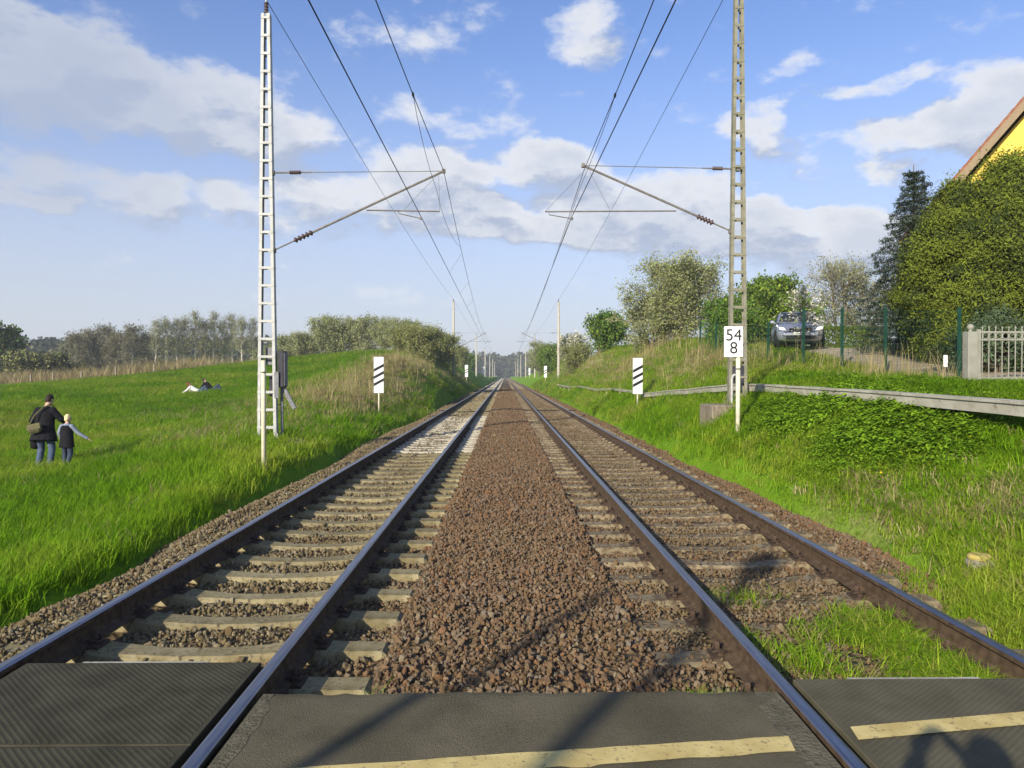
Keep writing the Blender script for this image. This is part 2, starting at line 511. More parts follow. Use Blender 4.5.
def fast_mesh(name, V, F, mats, smooth=False, mi=None):
    """V: (n,3) array, F: (m,k) array of equal-sized faces, or a list of lists"""
    me = bpy.data.meshes.new(name)
    if isinstance(F, np.ndarray):
        n, k = F.shape
        me.vertices.add(len(V))
        me.vertices.foreach_set('co', np.asarray(V, dtype=np.float32).ravel())
        me.loops.add(n * k)
        me.loops.foreach_set('vertex_index', F.astype(np.int32).ravel())
        me.polygons.add(n)
        me.polygons.foreach_set('loop_start', np.arange(0, n * k, k, dtype=np.int32))
        me.update(calc_edges=True)
    else:
        me.from_pydata([tuple(v) for v in V], [], F)
        me.update()
    for m in (mats if isinstance(mats, (list, tuple)) else [mats]):
        me.materials.append(MATS[m])
    if mi is not None:
        me.polygons.foreach_set('material_index', np.asarray(mi, dtype=np.int32))
    if smooth:
        me.polygons.foreach_set('use_smooth', np.ones(len(me.polygons), dtype=bool))
    return me

class MB:
    """collects boxes, tubes, lathes and prisms into one mesh"""
    def __init__(self):
        self.v, self.f, self.mi = [], [], []
    def add(self, vs, fs, m=0, mat4=None):
        o = len(self.v)
        for p in vs:
            p = Vector(p)
            self.v.append(tuple(mat4 @ p if mat4 is not None else p))
        for f in fs:
            self.f.append([i + o for i in f])
            self.mi.append(m)
        return self
    def box(self, c, s, m=0, rot=None, bevel=0.0):
        x, y, z = s[0] / 2, s[1] / 2, s[2] / 2
        M = Matrix.Translation(c)
        if rot is not None:
            M = M @ Euler(rot).to_matrix().to_4x4()
        if bevel <= 0:
            vs = [(-x, -y, -z), (x, -y, -z), (x, y, -z), (-x, y, -z), (-x, -y, z), (x, -y, z), (x, y, z), (-x, y, z)]
            fs = [(0, 3, 2, 1), (4, 5, 6, 7), (0, 1, 5, 4), (1, 2, 6, 5), (2, 3, 7, 6), (3, 0, 4, 7)]
            return self.add(vs, fs, m, M)
        b = bevel
        vs, fs = [], []
        rings = [(-z, b), (-z + b, 0), (z - b, 0), (z, b)]
        for zz, ins in rings:
            a, c2 = x - ins, y - ins
            k = b if ins == 0 else b * 0.4
            vs += [(-a + k, -c2, zz), (a - k, -c2, zz), (a, -c2 + k, zz), (a, c2 - k, zz), (a - k, c2, zz), (-a + k, c2, zz), (-a, c2 - k, zz), (-a, -c2 + k, zz)]
        for r in range(3):
            for i in range(8):
                j = (i + 1) % 8
                fs.append((r * 8 + i, r * 8 + j, r * 8 + 8 + j, r * 8 + 8 + i))
        fs.append(tuple(reversed(range(8))))
        fs.append(tuple(range(24, 32)))
        return self.add(vs, fs, m, M)
    def tube(self, pts, rad, n=6, m=0, caps=True):
        pts = [Vector(p) for p in pts]
        if not isinstance(rad, (list, tuple)):
            rad = [rad] * len(pts)
        vs, fs = [], []
        prev = None
        for i, p in enumerate(pts):
            d = (pts[min(i + 1, len(pts) - 1)] - pts[max(i - 1, 0)])
            if d.length < 1e-9:
                d = Vector((0, 0, 1))
            d.normalize()
            if prev is None:
                a = Vector((0, 0, 1)) if abs(d.z) < 0.9 else Vector((1, 0, 0))
                u = d.cross(a).normalized()
            else:
                u = (prev - d * prev.dot(d)).normalized()
            prev = u
            w = d.cross(u)
            for k in range(n):
                t = 2 * math.pi * k / n
                vs.append(p + (u * math.cos(t) + w * math.sin(t)) * rad[i])
        for i in range(len(pts) - 1):
            for k in range(n):
                j = (k + 1) % n
                fs.append((i * n + k, i * n + j, (i + 1) * n + j, (i + 1) * n + k))
        if caps:
            fs.append(tuple(reversed(range(n))))
            fs.append(tuple(range((len(pts) - 1) * n, len(pts) * n)))
        return self.add(vs, fs, m)
    def prism(self, prof, axis, a, b, m=0, mat4=None):
        """prof: list of 2-D points, extruded along axis ('x','y','z') from a to b"""
        n = len(prof)
        def p3(q, t):
            return {'x': (t, q[0], q[1]), 'y': (q[0], t, q[1]), 'z': (q[0], q[1], t)}[axis]
        vs = [p3(q, a) for q in prof] + [p3(q, b) for q in prof]
        fs = [(i, (i + 1) % n, n + (i + 1) % n, n + i) for i in range(n)]
        fs += [tuple(reversed(range(n))), tuple(range(n, 2 * n))]
        return self.add(vs, fs, m, mat4)
    def lathe(self, prof, n=12, c=(0, 0, 0), m=0, axis='z', mat4=None):
        vs, fs = [], []
        for r, h in prof:
            for k in range(n):
                t = 2 * math.pi * k / n
                q = (r * math.cos(t), r * math.sin(t), h)
                if axis == 'x':
                    q = (q[2], q[0], q[1])
                if axis == 'y':
                    q = (q[1], q[2], q[0])
                vs.append((q[0] + c[0], q[1] + c[1], q[2] + c[2]))
        for i in range(len(prof) - 1):
            for k in range(n):
                j = (k + 1) % n
                fs.append((i * n + k, i * n + j, (i + 1) * n + j, (i + 1) * n + k))
        fs.append(tuple(reversed(range(n))))
        fs.append(tuple(range((len(prof) - 1) * n, len(prof) * n)))
        return self.add(vs, fs, m, mat4)
    def mesh(self, name, mats, smooth=False):
        return fast_mesh(name, self.v, self.f, mats, smooth, self.mi)
    def build(self, name, mats, parent=None, smooth=False, loc=None):
        return link(name, self.mesh(name, mats, smooth), parent, loc)

def sstep(a, b, x):
    t = np.clip((x - a) / (b - a), 0, 1)
    return t * t * (3 - 2 * t)

def vnoise(x, y, seed=0):
    """smooth value noise, -1..1, vectorised"""
    x = np.asarray(x, dtype=float)
    y = np.asarray(y, dtype=float)
    xi, yi = np.floor(x).astype(np.int64), np.floor(y).astype(np.int64)
    fx, fy = x - xi, y - yi
    fx, fy = fx * fx * (3 - 2 * fx), fy * fy * (3 - 2 * fy)
    def h(a, b):
        n = (a * 374761393 + b * 668265263 + seed * 974711) & 0x7fffffff
        n = ((n ^ (n >> 13)) * 1274126177) & 0x7fffffff
        return ((n ^ (n >> 16)) & 0xffff) / 32767.5 - 1
    return (h(xi, yi) * (1 - fx) + h(xi + 1, yi) * fx) * (1 - fy) + (h(xi, yi + 1) * (1 - fx) + h(xi + 1, yi + 1) * fx) * fy

ORD = ['first', 'second', 'third', 'fourth', 'fifth', 'sixth', 'seventh', 'eighth', 'ninth', 'tenth', 'eleventh', 'twelfth', 'thirteenth', 'fourteenth']

# ------------------------------------------------------------------ terrain height
CP = [
    # left side: shoulder, low meadow, rising hill, dry hump at the cutting
    (-4.3, 0, -.30), (-4.3, 6, -.32), (-4.4, 10, -.25), (-4.5, 13.2, -.02), (-4.4, 20, -.22), (-4.3, 28, -.15), (-4.4, 40, -.15), (-4.4, 60, -.15), (-4.4, 80, -.15), (-4.4, 105, -.15), (-4.4, 130, -.15),
    (-5.6, 17.2, .14), (-5.6, 12, -.25), (-6.5, 6, -.75), (-8, 10, -.75), (-8, 4, -.7), (-10.9, 17.3, -.60), (-15, 10, -1.0), (-15, 18, -.72), (-20, 18, -.85), (-8.5, 17, -.30), (-12, 26, -.25),
    (-20, 0, -.9), (-40, 5, -1.1), (-18.7, 45, .62), (-25, 35, .15), (-32, 36, .0), (-45, 35, -.3), (-49, 70, .45), (-60, 70, .2), (-35, 70, 1.6), (-28, 78, 2.9), (-22, 88, 4.0), (-13, 90, 4.1),
    (-6.9, 24, .30), (-6.3, 30, .75), (-8.5, 30, .70), (-5.0, 29, .04), (-6.6, 45, 2.45), (-8.6, 45, 2.35), (-12.5, 45, 1.35), (-6.3, 60, 2.3), (-8, 60, 3.0), (-14, 60, 2.5), (-6.6, 80, 2.5), (-9.5, 80, 4.0), (-7, 105, 2.4), (-10, 105, 4.0),
    (-20, 115, 4.0), (-40, 115, .8), (-65, 110, -.2), (-7, 130, 2.5), (-12, 130, 3.2), (-60, 130, -.3),
    # right side: bank, terrace with cable trough, drive, gardens
    (3.9, 0, -.15), (3.9, 5.5, -.2), (3.9, 9, -.22), (3.85, 14, -.2), (3.9, 20, -.22), (4.0, 30, -.2), (4.1, 45, -.2), (4.2, 70, -.2), (4.2, 100, -.2), (4.2, 130, -.2),
    (4.6, 6.4, .02), (5.4, 6.5, .35), (6.3, 7.5, .85), (7.2, 7, 1.15), (4.6, 10, .18), (5.3, 10, .62), (6.1, 10, 1.08), (7.0, 10, 1.28), (4.6, 14.2, .50), (5.4, 14, .85), (6.1, 14, 1.2), (7.2, 14, 1.42), (9.1, 14, 1.40), (10.1, 16, 1.52),
    (5.5, 17.3, .93), (6.3, 17.3, 1.3), (7.3, 18, 1.55), (9.5, 18.5, 1.62), (9.3, 22, 1.88), (5.4, 24, .62), (6.2, 24, 1.1), (7.4, 24, 1.75), (5.4, 29, .40), (6.2, 30, 1.1), (7.8, 30, 2.3), (9.2, 30, 2.55),
    (5.2, 40, .5), (6.6, 40, 1.7), (8.3, 40, 3.0), (9.6, 40, 3.45), (5.6, 60, .8), (7.0, 60, 2.6), (8.2, 60, 3.7), (5.6, 90, .9), (7.2, 90, 3.2), (9.5, 90, 3.6), (5.6, 125, 1.0), (7.4, 125, 3.2), (11, 125, 3.5),
    (10.2, 17, 1.55), (11.2, 22, 2.12), (12.8, 29, 2.75), (15, 36, 2.95), (9.8, 12, 1.40), (11, 14, 1.46), (14, 13, 1.5), (13.5, 19.5, 1.95), (17, 26, 2.6), (20, 10, 1.4), (20, 0, .5), (8, 0, .1), (22, 40, 3.0), (30, 60, 3.2), (12, 60, 3.7), (35, 20, 2.2), (35, 100, 3.3),
]
_cp = np.array(CP)
_P, _H = _cp[:, :2].copy(), _cp[:, 2]
_P[:, 1] *= 0.45          # the valley runs with the track: squeeze the long axis
def _U(r2):
    return np.where(r2 > 1e-12, 0.5 * r2 * np.log(np.maximum(r2, 1e-12)), 0)
_n = len(_P)
_K = _U(((_P[:, None] - _P[None]) ** 2).sum(-1)) + np.eye(_n) * 0.02
_A = np.zeros((_n + 3, _n + 3))
_A[:_n, :_n] = _K
_A[:_n, _n] = 1
_A[:_n, _n + 1] = _P[:, 0]
_A[:_n, _n + 2] = _P[:, 1]
_A[_n:, :_n] = _A[:_n, _n:].T
_W = np.linalg.solve(_A, np.concatenate([_H, np.zeros(3)]))

def XL(y):
    return -4.12 + 0.16 * vnoise(np.asarray(y) * 0.55, np.asarray(y) * 0 + 3.1, 5) + 0.07 * vnoise(np.asarray(y) * 2.1, np.asarray(y) * 0 + 7.7, 6)
def XR(y):
    y = np.asarray(y, dtype=float)
    return 3.85 + 0.26 * sstep(6.0, 7.5, y) + 0.12 * vnoise(y * 0.5, y * 0 + 1.3, 8) + 0.07 * vnoise(y * 2.0, y * 0 + 4.7, 9) - 0.55 * sstep(6.6, 5.0, y)

def ground_h(x, y):
    x = np.asarray(x, dtype=float)
    y = np.asarray(y, dtype=float)
    shp = np.broadcast(x, y).shape
    x, y = np.broadcast_to(x, shp).ravel(), np.broadcast_to(y, shp).ravel()
    qx, qy = np.clip(x, -68, 38), np.clip(y, 0, 130) * 0.45
    out = np.empty(len(x))
    for s in range(0, len(x), 20000):
        a, b = qx[s:s + 20000], qy[s:s + 20000]
        r2 = (a[:, None] - _P[None, :, 0]) ** 2 + (b[:, None] - _P[None, :, 1]) ** 2
        out[s:s + 20000] = _U(r2) @ _W[:_n] + _W[_n] + _W[_n + 1] * a + _W[_n + 2] * b
    far = sstep(140, 330, y)
    out = out * (1 - far) + 1.2 * far
    bump = 0.05 * vnoise(x * 0.5, y * 0.5, 1) + 0.03 * vnoise(x * 1.7, y * 1.7, 2) + 0.25 * vnoise(x * 0.05, y * 0.05, 3) * sstep(30, 80, np.abs(x))
    out = out + bump * sstep(4.3, 6.0, np.abs(x))
    # under the ballast the ground lies lower
    bed = sstep(-0.25, 0.35, x - XL(y)) * sstep(-0.25, 0.35, XR(y) - x)
    out = out * (1 - bed) + (-0.55) * bed
    # levelled under the road
    rd = sstep(4.35, 3.75, y) * sstep(-4.5, -2.5, y)
    out = out * (1 - rd) + (-0.10) * rd
    return out.reshape(shp)

def gh(x, y):
    return float(ground_h(np.array([x]), np.array([y]))[0])

def dry_mask(x, y):
    """where last year's pale grass stands"""
    x = np.asarray(x, dtype=float)
    y = np.asarray(y, dtype=float)
    def blob(cx, cy, rx, ry):
        return np.exp(-(((x - cx) / rx) ** 2 + ((y - cy) / ry) ** 2))
    d = 1.1 * blob(-7.2, 44, 2.0, 12) + 0.75 * blob(-6.8, 31, 1.8, 5) + 0.6 * blob(-7.5, 62, 2.2, 14) + 0.45 * blob(-8, 20, 2.2, 2.6) + 0.7 * blob(-6.2, 95, 1.3, 22)
    d += 0.9 * blob(8.0, 29, 1.3, 4.5) + 0.8 * blob(7.4, 41, 1.3, 6) + 0.7 * blob(7.2, 58, 1.1, 10) + 0.55 * blob(7.6, 80, 2, 14) + 0.35 * blob(9.3, 17.5, 1.1, 2.6)
    d += 0.5 * blob(4.5, 8.6, 0.5, 1.4) + 0.5 * blob(5.2, 7.3, 0.45, 0.5) + 0.28 * blob(-11, 31, 4, 5)
    d += 1.2 * sstep(66, 74, y - 0.35 * (x + 40)) * sstep(-30, -36, x) * sstep(-72, -62, x) * sstep(110, 92, y)
    return np.clip(d, 0, 1)

def make_ground():
    def axis(parts):
        out = []
        for a, b, s in parts:
            out += list(np.arange(a, b, s))
        return np.array(out)
    gx = np.concatenate([-np.geomspace(1800, 70, 22), axis([(-68, -30, 1.5), (-30, -12, 0.6), (-12, 12, 0.22), (12, 22, 0.5), (22, 40, 1.5)]), np.geomspace(42, 1800, 22)])
    gy = np.concatenate([axis([(-60, -6, 3), (-6, 2, 0.5), (2, 24, 0.22), (24, 60, 0.6), (60, 140, 1.6)]), np.geomspace(142, 2600, 40)])
    X, Y = np.meshgrid(gx, gy)
    Z = ground_h(X, Y)
    V = np.stack([X.ravel(), Y.ravel(), Z.ravel()], 1)
    ny, nx = X.shape
    i = np.arange(ny - 1)[:, None] * nx + np.arange(nx - 1)[None]
    F = np.stack([i, i + 1, i + nx + 1, i + nx], -1).reshape(-1, 4)
    me = fast_mesh('ground', V, F, 'ground_grass', smooth=True)
    a = me.attributes.new('dry', 'FLOAT', 'POINT')
    a.data.foreach_set('value', dry_mask(X, Y).ravel().astype(np.float32))
    tag(link('ground', me), 'green meadow and railway banks rolling away on both sides', 'ground', kind='structure')
make_ground()

# ------------------------------------------------------------------ road over the crossing
EDGE = 3.71
def make_road():
    def slab(name, x0, x1, y0, y1, seed, skew=0.0):
        rng = random.Random(seed)
        n = max(6, int((x1 - x0) / 0.06))
        top, bot = [], []
        for i in range(n + 1):
            x = x0 + (x1 - x0) * i / n
            yy = y1 + skew * (x - x0) + 0.018 * float(vnoise(x * 3.1, 0.5, seed)) + 0.014 * rng.uniform(-1, 1)
            top.append((x, yy, -0.012 if 0 < i < n else -0.03))
        mb = MB()
        vs = [(p[0], y0, -0.012) for p in top] + [(p[0], p[1] - 0.06, -0.010) for p in top] + [(p[0], p[1] - 0.012, -0.016) for p in top] + [(p[0], p[1] + 0.01, -0.045) for p in top] + [(p[0], p[1] + 0.03, -0.30) for p in top]
        k = n + 1
        fs = [(r * k + i, r * k + i + 1, (r + 1) * k + i + 1, (r + 1) * k + i) for r in range(4) for i in range(n)]
        mb.add(vs, fs)
        o = mb.build(name, 'asphalt', smooth=False)
        tag(o, kind='structure')
        return o
    r = slab('road_asphalt', -1.24, 1.405, -2.2, EDGE, 3)
    tag(r, 'grey asphalt strip of the crossing between the two tracks', 'road')
    r2 = slab('road_asphalt', -14, -2.905, -2.2, 3.8, 4)
    tag(r2, 'asphalt road running off to the left of the tracks', 'road')
    r3 = slab('road_asphalt', 3.05, 14, -2.2, 3.8, 5)
    tag(r3, 'asphalt road running off to the right of the tracks', 'road')
    for x0, x1, sg in ((1.405, 1.29, 1), (-1.24, -1.19, -1)):
        mb = MB()
        vs = []
        n = 70
        for i in range(n + 1):
            y = -2.2 + (EDGE - .03 + 2.2) * i / n
            w = x1 + sg * (0.035 * float(vnoise(y * 4, 2.0, 33)) + .022 * float(vnoise(y * 15, 5.0, 34)))
            vs += [(x0 - sg * .004, y, -0.0075), (w, y, -0.0085)]
        mb.add(vs, [(2 * i, 2 * i + 2, 2 * i + 3, 2 * i + 1) if sg < 0 else (2 * i + 1, 2 * i + 3, 2 * i + 2, 2 * i) for i in range(n)])
        mb.build('joint_filler', 'joint_filler', r)
    # painted line, two lengths
    for name, pts in (('road_marking', [(-1.2, 2.875), (-0.85, 2.945), (-0.2, 3.02), (0.5, 3.085), (1.25, 3.145)]),):
        mb = MB()
        vs, w = [], 0.075
        m = 60
        for i in range(m + 1):
            t = i / m
            x = -1.2 + 2.46 * t
            y = 2.885 + 0.300 * t - 0.02 * t * t
            j0 = 0.006 * float(vnoise(x * 9, 1.0, 21)) - (0.012 if abs(x - 0.32) < 0.05 else 0)
            j1 = 0.005 * float(vnoise(x * 11, 4.0, 22))
            vs += [(x, y - w + j0, -0.006), (x + 0.02, y + w * 0.75 + j1, -0.006)]
        mb.add(vs, [(2 * i, 2 * i + 2, 2 * i + 3, 2 * i + 1) for i in range(m)])
        o = mb.build('road_marking', 'line_paint')
        tag(o, 'yellow painted line across the middle asphalt strip', 'road marking', kind='structure')
make_road()

# rubber crossing panels, each a moulded slab with slanting ribs
TL, TR = -2.065, 2.225       # track centre lines
GA = 0.7525                  # half the distance between rail centres

def ribbed_panel(x0, x1, y0, y1, slant, seed):
    mb = MB()
    z0 = -0.020
    b = 0.004
    vs = [(x0, y0, -0.2), (x1, y0, -0.2), (x1, y1, -0.2), (x0, y1, -0.2), (x0, y0, z0 - b), (x1, y0, z0 - b), (x1, y1, z0 - b), (x0, y1, z0 - b),
          (x0 + b, y0 + b, z0), (x1 - b, y0 + b, z0), (x1 - b, y1 - b, z0), (x0 + b, y1 - b, z0)]
    fs = [(0, 1, 5, 4), (1, 2, 6, 5), (2, 3, 7, 6), (3, 0, 4, 7), (4, 5, 9, 8), (5, 6, 10, 9), (6, 7, 11, 10), (7, 4, 8, 11), (8, 9, 10, 11)]
    mb.add(vs, fs)
    return mb

def rib_mesh(x0, x1, y0, y1, slant):
    mb = MB()
    step, z0, z1 = 0.026, -0.0195, -0.0183
    x0, x1, y0, y1 = x0 + 0.03, x1 - 0.03, y0 + 0.02, y1 - 0.02
    c = -4.0
    while c < 8.0:
        # line y = slant * x + c clipped to the panel
        pts = []
        xa, xb = x0, x1
        ya, yb = slant * xa + c, slant * xb + c
        if slant != 0:
            lo, hi = sorted(((y0 - c) / slant, (y1 - c) / slant))
            xa, xb = max(xa, lo), min(xb, hi)
        if xb - xa > 0.05:
            ya, yb = slant * xa + c, slant * xb + c
            h = 0.011
            vs = [(xa, ya - h, z0), (xb, yb - h, z0), (xb, yb + h, z0), (xa, ya + h, z0), (xa, ya - h * .45, z1), (xb, yb - h * .45, z1), (xb, yb + h * .45, z1), (xa, ya + h * .45, z1)]
            mb.add(vs, [(4, 5, 6, 7), (0, 1, 5, 4), (2, 3, 7, 6), (1, 2, 6, 5), (3, 0, 4, 7)])
        c += step * math.sqrt(1 + slant * slant)
    return mb

pmat('rubber_sunlit', (0.085, 0.076, 0.047), (0.118, 0.106, 0.068), scale=4, rough=0.85, bump=0.25, bscale=220, c3=(0.15, 0.135, 0.09), scale3=60, lo3=0.62, hi3=0.8)  # same rubber for the right deck, its sunlit look put into a lighter colour

def crossing_deck(cx, label, edge, slant, mat='rubber_panel'):
    t = thing('crossing_deck', (cx, 0, 0), label, 'crossing panel')
    x0, x1 = -GA + 0.085, GA - 0.085
    y = edge
    for k in range(6):
        ya, yb = y - 0.93, y - 0.006
        p = ribbed_panel(x0, x1, ya, yb, slant, k).build('rubber_panel', mat, t)
        rb = rib_mesh(x0, x1, ya, yb, slant)
        r = rb.build('anti_slip_ribs', mat, p)
        r['kind'] = 'stuff'
        y -= 0.93
    # thin edge strip of pale metal along the far edge
    MB().box((0.0, edge + 0.012, -0.05), (0.72, 0.02, 0.05)).build('edge_strip', 'trough', t)
    return t
crossing_deck(TL, 'dark ribbed rubber crossing deck between the rails of the left track', 4.13, -0.95)
dk = crossing_deck(TR, 'dark ribbed rubber crossing deck in the right track with yellow line', 3.87, 0.8, 'rubber_sunlit')
mk = MB()
vs = []
for i in range(25):
    t_ = i / 24
    vs += [(-0.64 + 1.28 * t_, 3.255 + 0.20 * t_ - 0.06, -0.0105), (-0.62 + 1.28 * t_, 3.255 + 0.20 * t_ + 0.06, -0.0105)]
mk.add(vs, [(2 * i, 2 * i + 2, 2 * i + 3, 2 * i + 1) for i in range(24)])
mk.build('painted_line', 'line_paint', dk)

# ------------------------------------------------------------------ ballast bed
SL_TOP = -0.185
S0L, S0R, SP = 4.82, 4.62, 0.605

def ballast_h(x, y):
    x = np.asarray(x, dtype=float)
    y = np.asarray(y, dtype=float)
    h = np.full(np.broadcast(x, y).shape, -0.20)
    x = np.broadcast_to(x, h.shape)
    y = np.broadcast_to(y, h.shape)
    inL = sstep(-1.42, -1.30, x - TL) * sstep(1.36, 1.24, x - TL)
    inR = sstep(-1.36, -1.24, x - TR) * sstep(1.42, 1.30, x - TR)
    h = np.where(True, -0.165, h)
    h = h * (1 - inL) + (SL_TOP - 0.062) * inL
    h = h * (1 - inR) + (SL_TOP - 0.045 + 0.028 * sstep(7.5, 5.0, y) + 0.012 * vnoise(x * 1.3, y * 1.3, 17)) * inR
    h = h + 0.060 * sstep(-0.80, -1.0, x - TL) * inL
    mid = np.exp(-((x - 0.05) / 0.75) ** 2)
    h = h + 0.035 * mid
    h = h - 0.30 * sstep(0.0, -0.85, x - XL(y) - 0.75) - 0.16 * sstep(0.6, -0.1, XR(y) - x)
    h = h + 0.016 * vnoise(x * 3, y * 3, 11) + 0.010 * vnoise(x * 8, y * 8, 12)
    return h

def make_bed():
    gx = np.arange(-4.9, 4.55, 0.07)
    gy = np.concatenate([np.arange(3.3, 16, 0.08), np.arange(16, 45, 0.3), np.arange(45, 130, 2.0), np.geomspace(132, 900, 30)])
    X, Y = np.meshgrid(gx, gy)
    Z = ballast_h(X, Y) - 0.012
    V = np.stack([X.ravel(), Y.ravel(), Z.ravel()], 1)
    ny, nx = X.shape
    i = np.arange(ny - 1)[:, None] * nx + np.arange(nx - 1)[None]
    F = np.stack([i, i + 1, i + nx + 1, i + nx], -1).reshape(-1, 4)
    tag(link('ballast_bed', fast_mesh('ballast_bed', V, F, 'ballast_bed', smooth=True)), 'brown crushed stone bed under both tracks', 'ballast', kind='structure')
make_bed()

# ------------------------------------------------------------------ scattering (instances on stored points)
def scatter(name, P, rot, scl, idx, protos, label=None, cat=None, tint=None, parent=None):
    me = bpy.data.meshes.new(name)
    n = len(P)
    me.vertices.add(n)
    me.vertices.foreach_set('co', np.asarray(P, dtype=np.float32).ravel())
    def att(nm, typ, key, arr, dt):
        a = me.attributes.new(nm, typ, 'POINT')
        a.data.foreach_set(key, np.asarray(arr, dtype=dt).ravel())
    att('rot', 'FLOAT_VECTOR', 'vector', rot, np.float32)
    att('scl', 'FLOAT_VECTOR', 'vector', scl, np.float32)
    att('idx', 'INT', 'value', idx, np.int32)
    att('tint', 'FLOAT', 'value', tint if tint is not None else np.zeros(n), np.float32)
    o = link(name, me, parent)
    ng = bpy.data.node_groups.new(name + '_nodes', 'GeometryNodeTree')
    ng.interface.new_socket('Geometry', in_out='INPUT', socket_type='NodeSocketGeometry')
    ng.interface.new_socket('Geometry', in_out='OUTPUT', socket_type='NodeSocketGeometry')
    N = ng.nodes.new
    gi, go = N('NodeGroupInput'), N('NodeGroupOutput')
    iop = N('GeometryNodeInstanceOnPoints')
    g2i = N('GeometryNodeGeometryToInstance')
    for p in protos:
        oi = N('GeometryNodeObjectInfo')
        oi.inputs['Object'].default_value = p
        oi.inputs['As Instance'].default_value = False
        ng.links.new(oi.outputs['Geometry'], g2i.inputs[0])
    def named(nm, typ):
        a = N('GeometryNodeInputNamedAttribute')
        a.data_type = typ
        a.inputs[0].default_value = nm
        return a.outputs['Attribute']
    ng.links.new(gi.outputs[0], iop.inputs['Points'])
    ng.links.new(g2i.outputs[0], iop.inputs['Instance'])
    iop.inputs['Pick Instance'].default_value = True
    ng.links.new(named('idx', 'INT'), iop.inputs['Instance Index'])
    ng.links.new(named('rot', 'FLOAT_VECTOR'), iop.inputs['Rotation'])
    ng.links.new(named('scl', 'FLOAT_VECTOR'), iop.inputs['Scale'])
    ng.links.new(iop.outputs[0], go.inputs[0])
    m = o.modifiers.new('scatter', 'NODES')
    m.node_group = ng
    tag(o, label, cat, kind='stuff')
    return o

def proto(name, mesh):
    return bpy.data.objects.new(name, mesh)      # only a source for scattering, never linked on its own

def stone_protos():
    import bmesh
    out = []
    for k in range(9):
        rng = random.Random(40 + k)
        bm = bmesh.new()
        bmesh.ops.create_icosphere(bm, subdivisions=1, radius=0.5)
        sx, sy, sz = rng.uniform(.85, 1.25), rng.uniform(.7, 1.0), rng.uniform(.5, .8)
        cuts = [Vector((rng.uniform(-1, 1), rng.uniform(-1, 1), rng.uniform(-1, 1))).normalized() for _ in range(7)]
        for v in bm.verts:
            v.co *= rng.uniform(0.88, 1.14)
            for c in cuts:
                d = v.co.dot(c) - 0.29
                if d > 0:
                    v.co -= c * d
            v.co = Vector((v.co.x * sx, v.co.y * sy, v.co.z * sz))
        me = bpy.data.meshes.new('ballast_stone')
        bm.to_mesh(me)
        bm.free()
        me.materials.append(MATS['ballast_stone'])
        out.append(proto('ballast_stone', me))
    return out

def make_stones():
    rng = np.random.default_rng(5)
    protos = stone_protos()
    P, S, T = [], [], []
    for y0, y1, dens, size in ((3.72, 9, 1150, 0.037), (9, 16, 800, 0.040), (16, 30, 480, 0.046), (30, 55, 190, 0.064), (55, 100, 40, 0.12)):
        n = int((y1 - y0) * 9.2 * dens)
        x = rng.uniform(-4.8, 4.4, n)
        y = rng.uniform(y0, y1, n)
        keep = (x > XL(y) - 0.1 - rng.exponential(0.08, n)) & (x < XR(y) + 0.02 + rng.exponential(0.07, n))
        for c in (TL, TR):                       # not inside the rails, not under the decks
            for s in (-1, 1):
                keep &= np.abs(x - (c + s * GA)) > 0.085
        keep &= ~((np.abs(x - TL) < GA) & (y < 4.20)) & ~((np.abs(x - TR) < GA) & (y < 3.93))
        kL = np.abs(((y - S0L) / SP + 0.5) % 1.0 - 0.5) * SP
        keep &= ~((np.abs(x - TL) < 1.30) & (kL < 0.135) & (rng.uniform(size=n) > np.where(x < TL - GA - .12, 0.55, 0.03)))
        kR = np.abs(((y - S0R) / SP + 0.5) % 1.0 - 0.5) * SP
        keep &= ~((np.abs(x - TR) < 1.30) & (kR < 0.11) & (rng.uniform(size=n) > 0.06 + .22 * sstep(7.5, 5.0, y)))
        x, y = x[keep], y[keep]
        n = len(x)
        s = size * rng.lognormal(-.03, 0.32, n)
        inr = np.abs(x - TR) < 1.25
        s = np.where(inr, s * 0.85, s)
        z = ballast_h(x, y) + s * rng.uniform(-0.25, 0.30, n)
        k2 = np.abs(((y - S0L) / SP + 0.5) % 1.0 - 0.5) * SP
        z = np.where((np.abs(x - TL) < 1.3) & (x < TL - GA) & (k2 < .12), np.maximum(z, SL_TOP + .006), z)
        kk = np.abs(((y - S0R) / SP + 0.5) % 1.0 - 0.5) * SP
        z = np.where(inr & (kk < 0.12), np.maximum(z, SL_TOP - 0.004), z)
        P.append(np.stack([x, y, z], 1))
        S.append(s)
        T.append(np.clip(0.9 * sstep(-0.5, -1.6, x) + 0.45 * sstep(0.9, 1.5, x) * sstep(3.4, 2.4, x) + 0.25 * vnoise(x, y, 31) + rng.normal(0, .12, n), 0, 1))
    P, S, T = np.concatenate(P), np.concatenate(S), np.concatenate(T)
    n = len(P)
    scatter('ballast_stones', P, rng.uniform(0, 6.28, (n, 3)), S[:, None] * np.ones(3), rng.integers(0, len(protos), n), protos,
            'loose brown crushed ballast stones between and beside the rails', 'ballast', T)
make_stones()

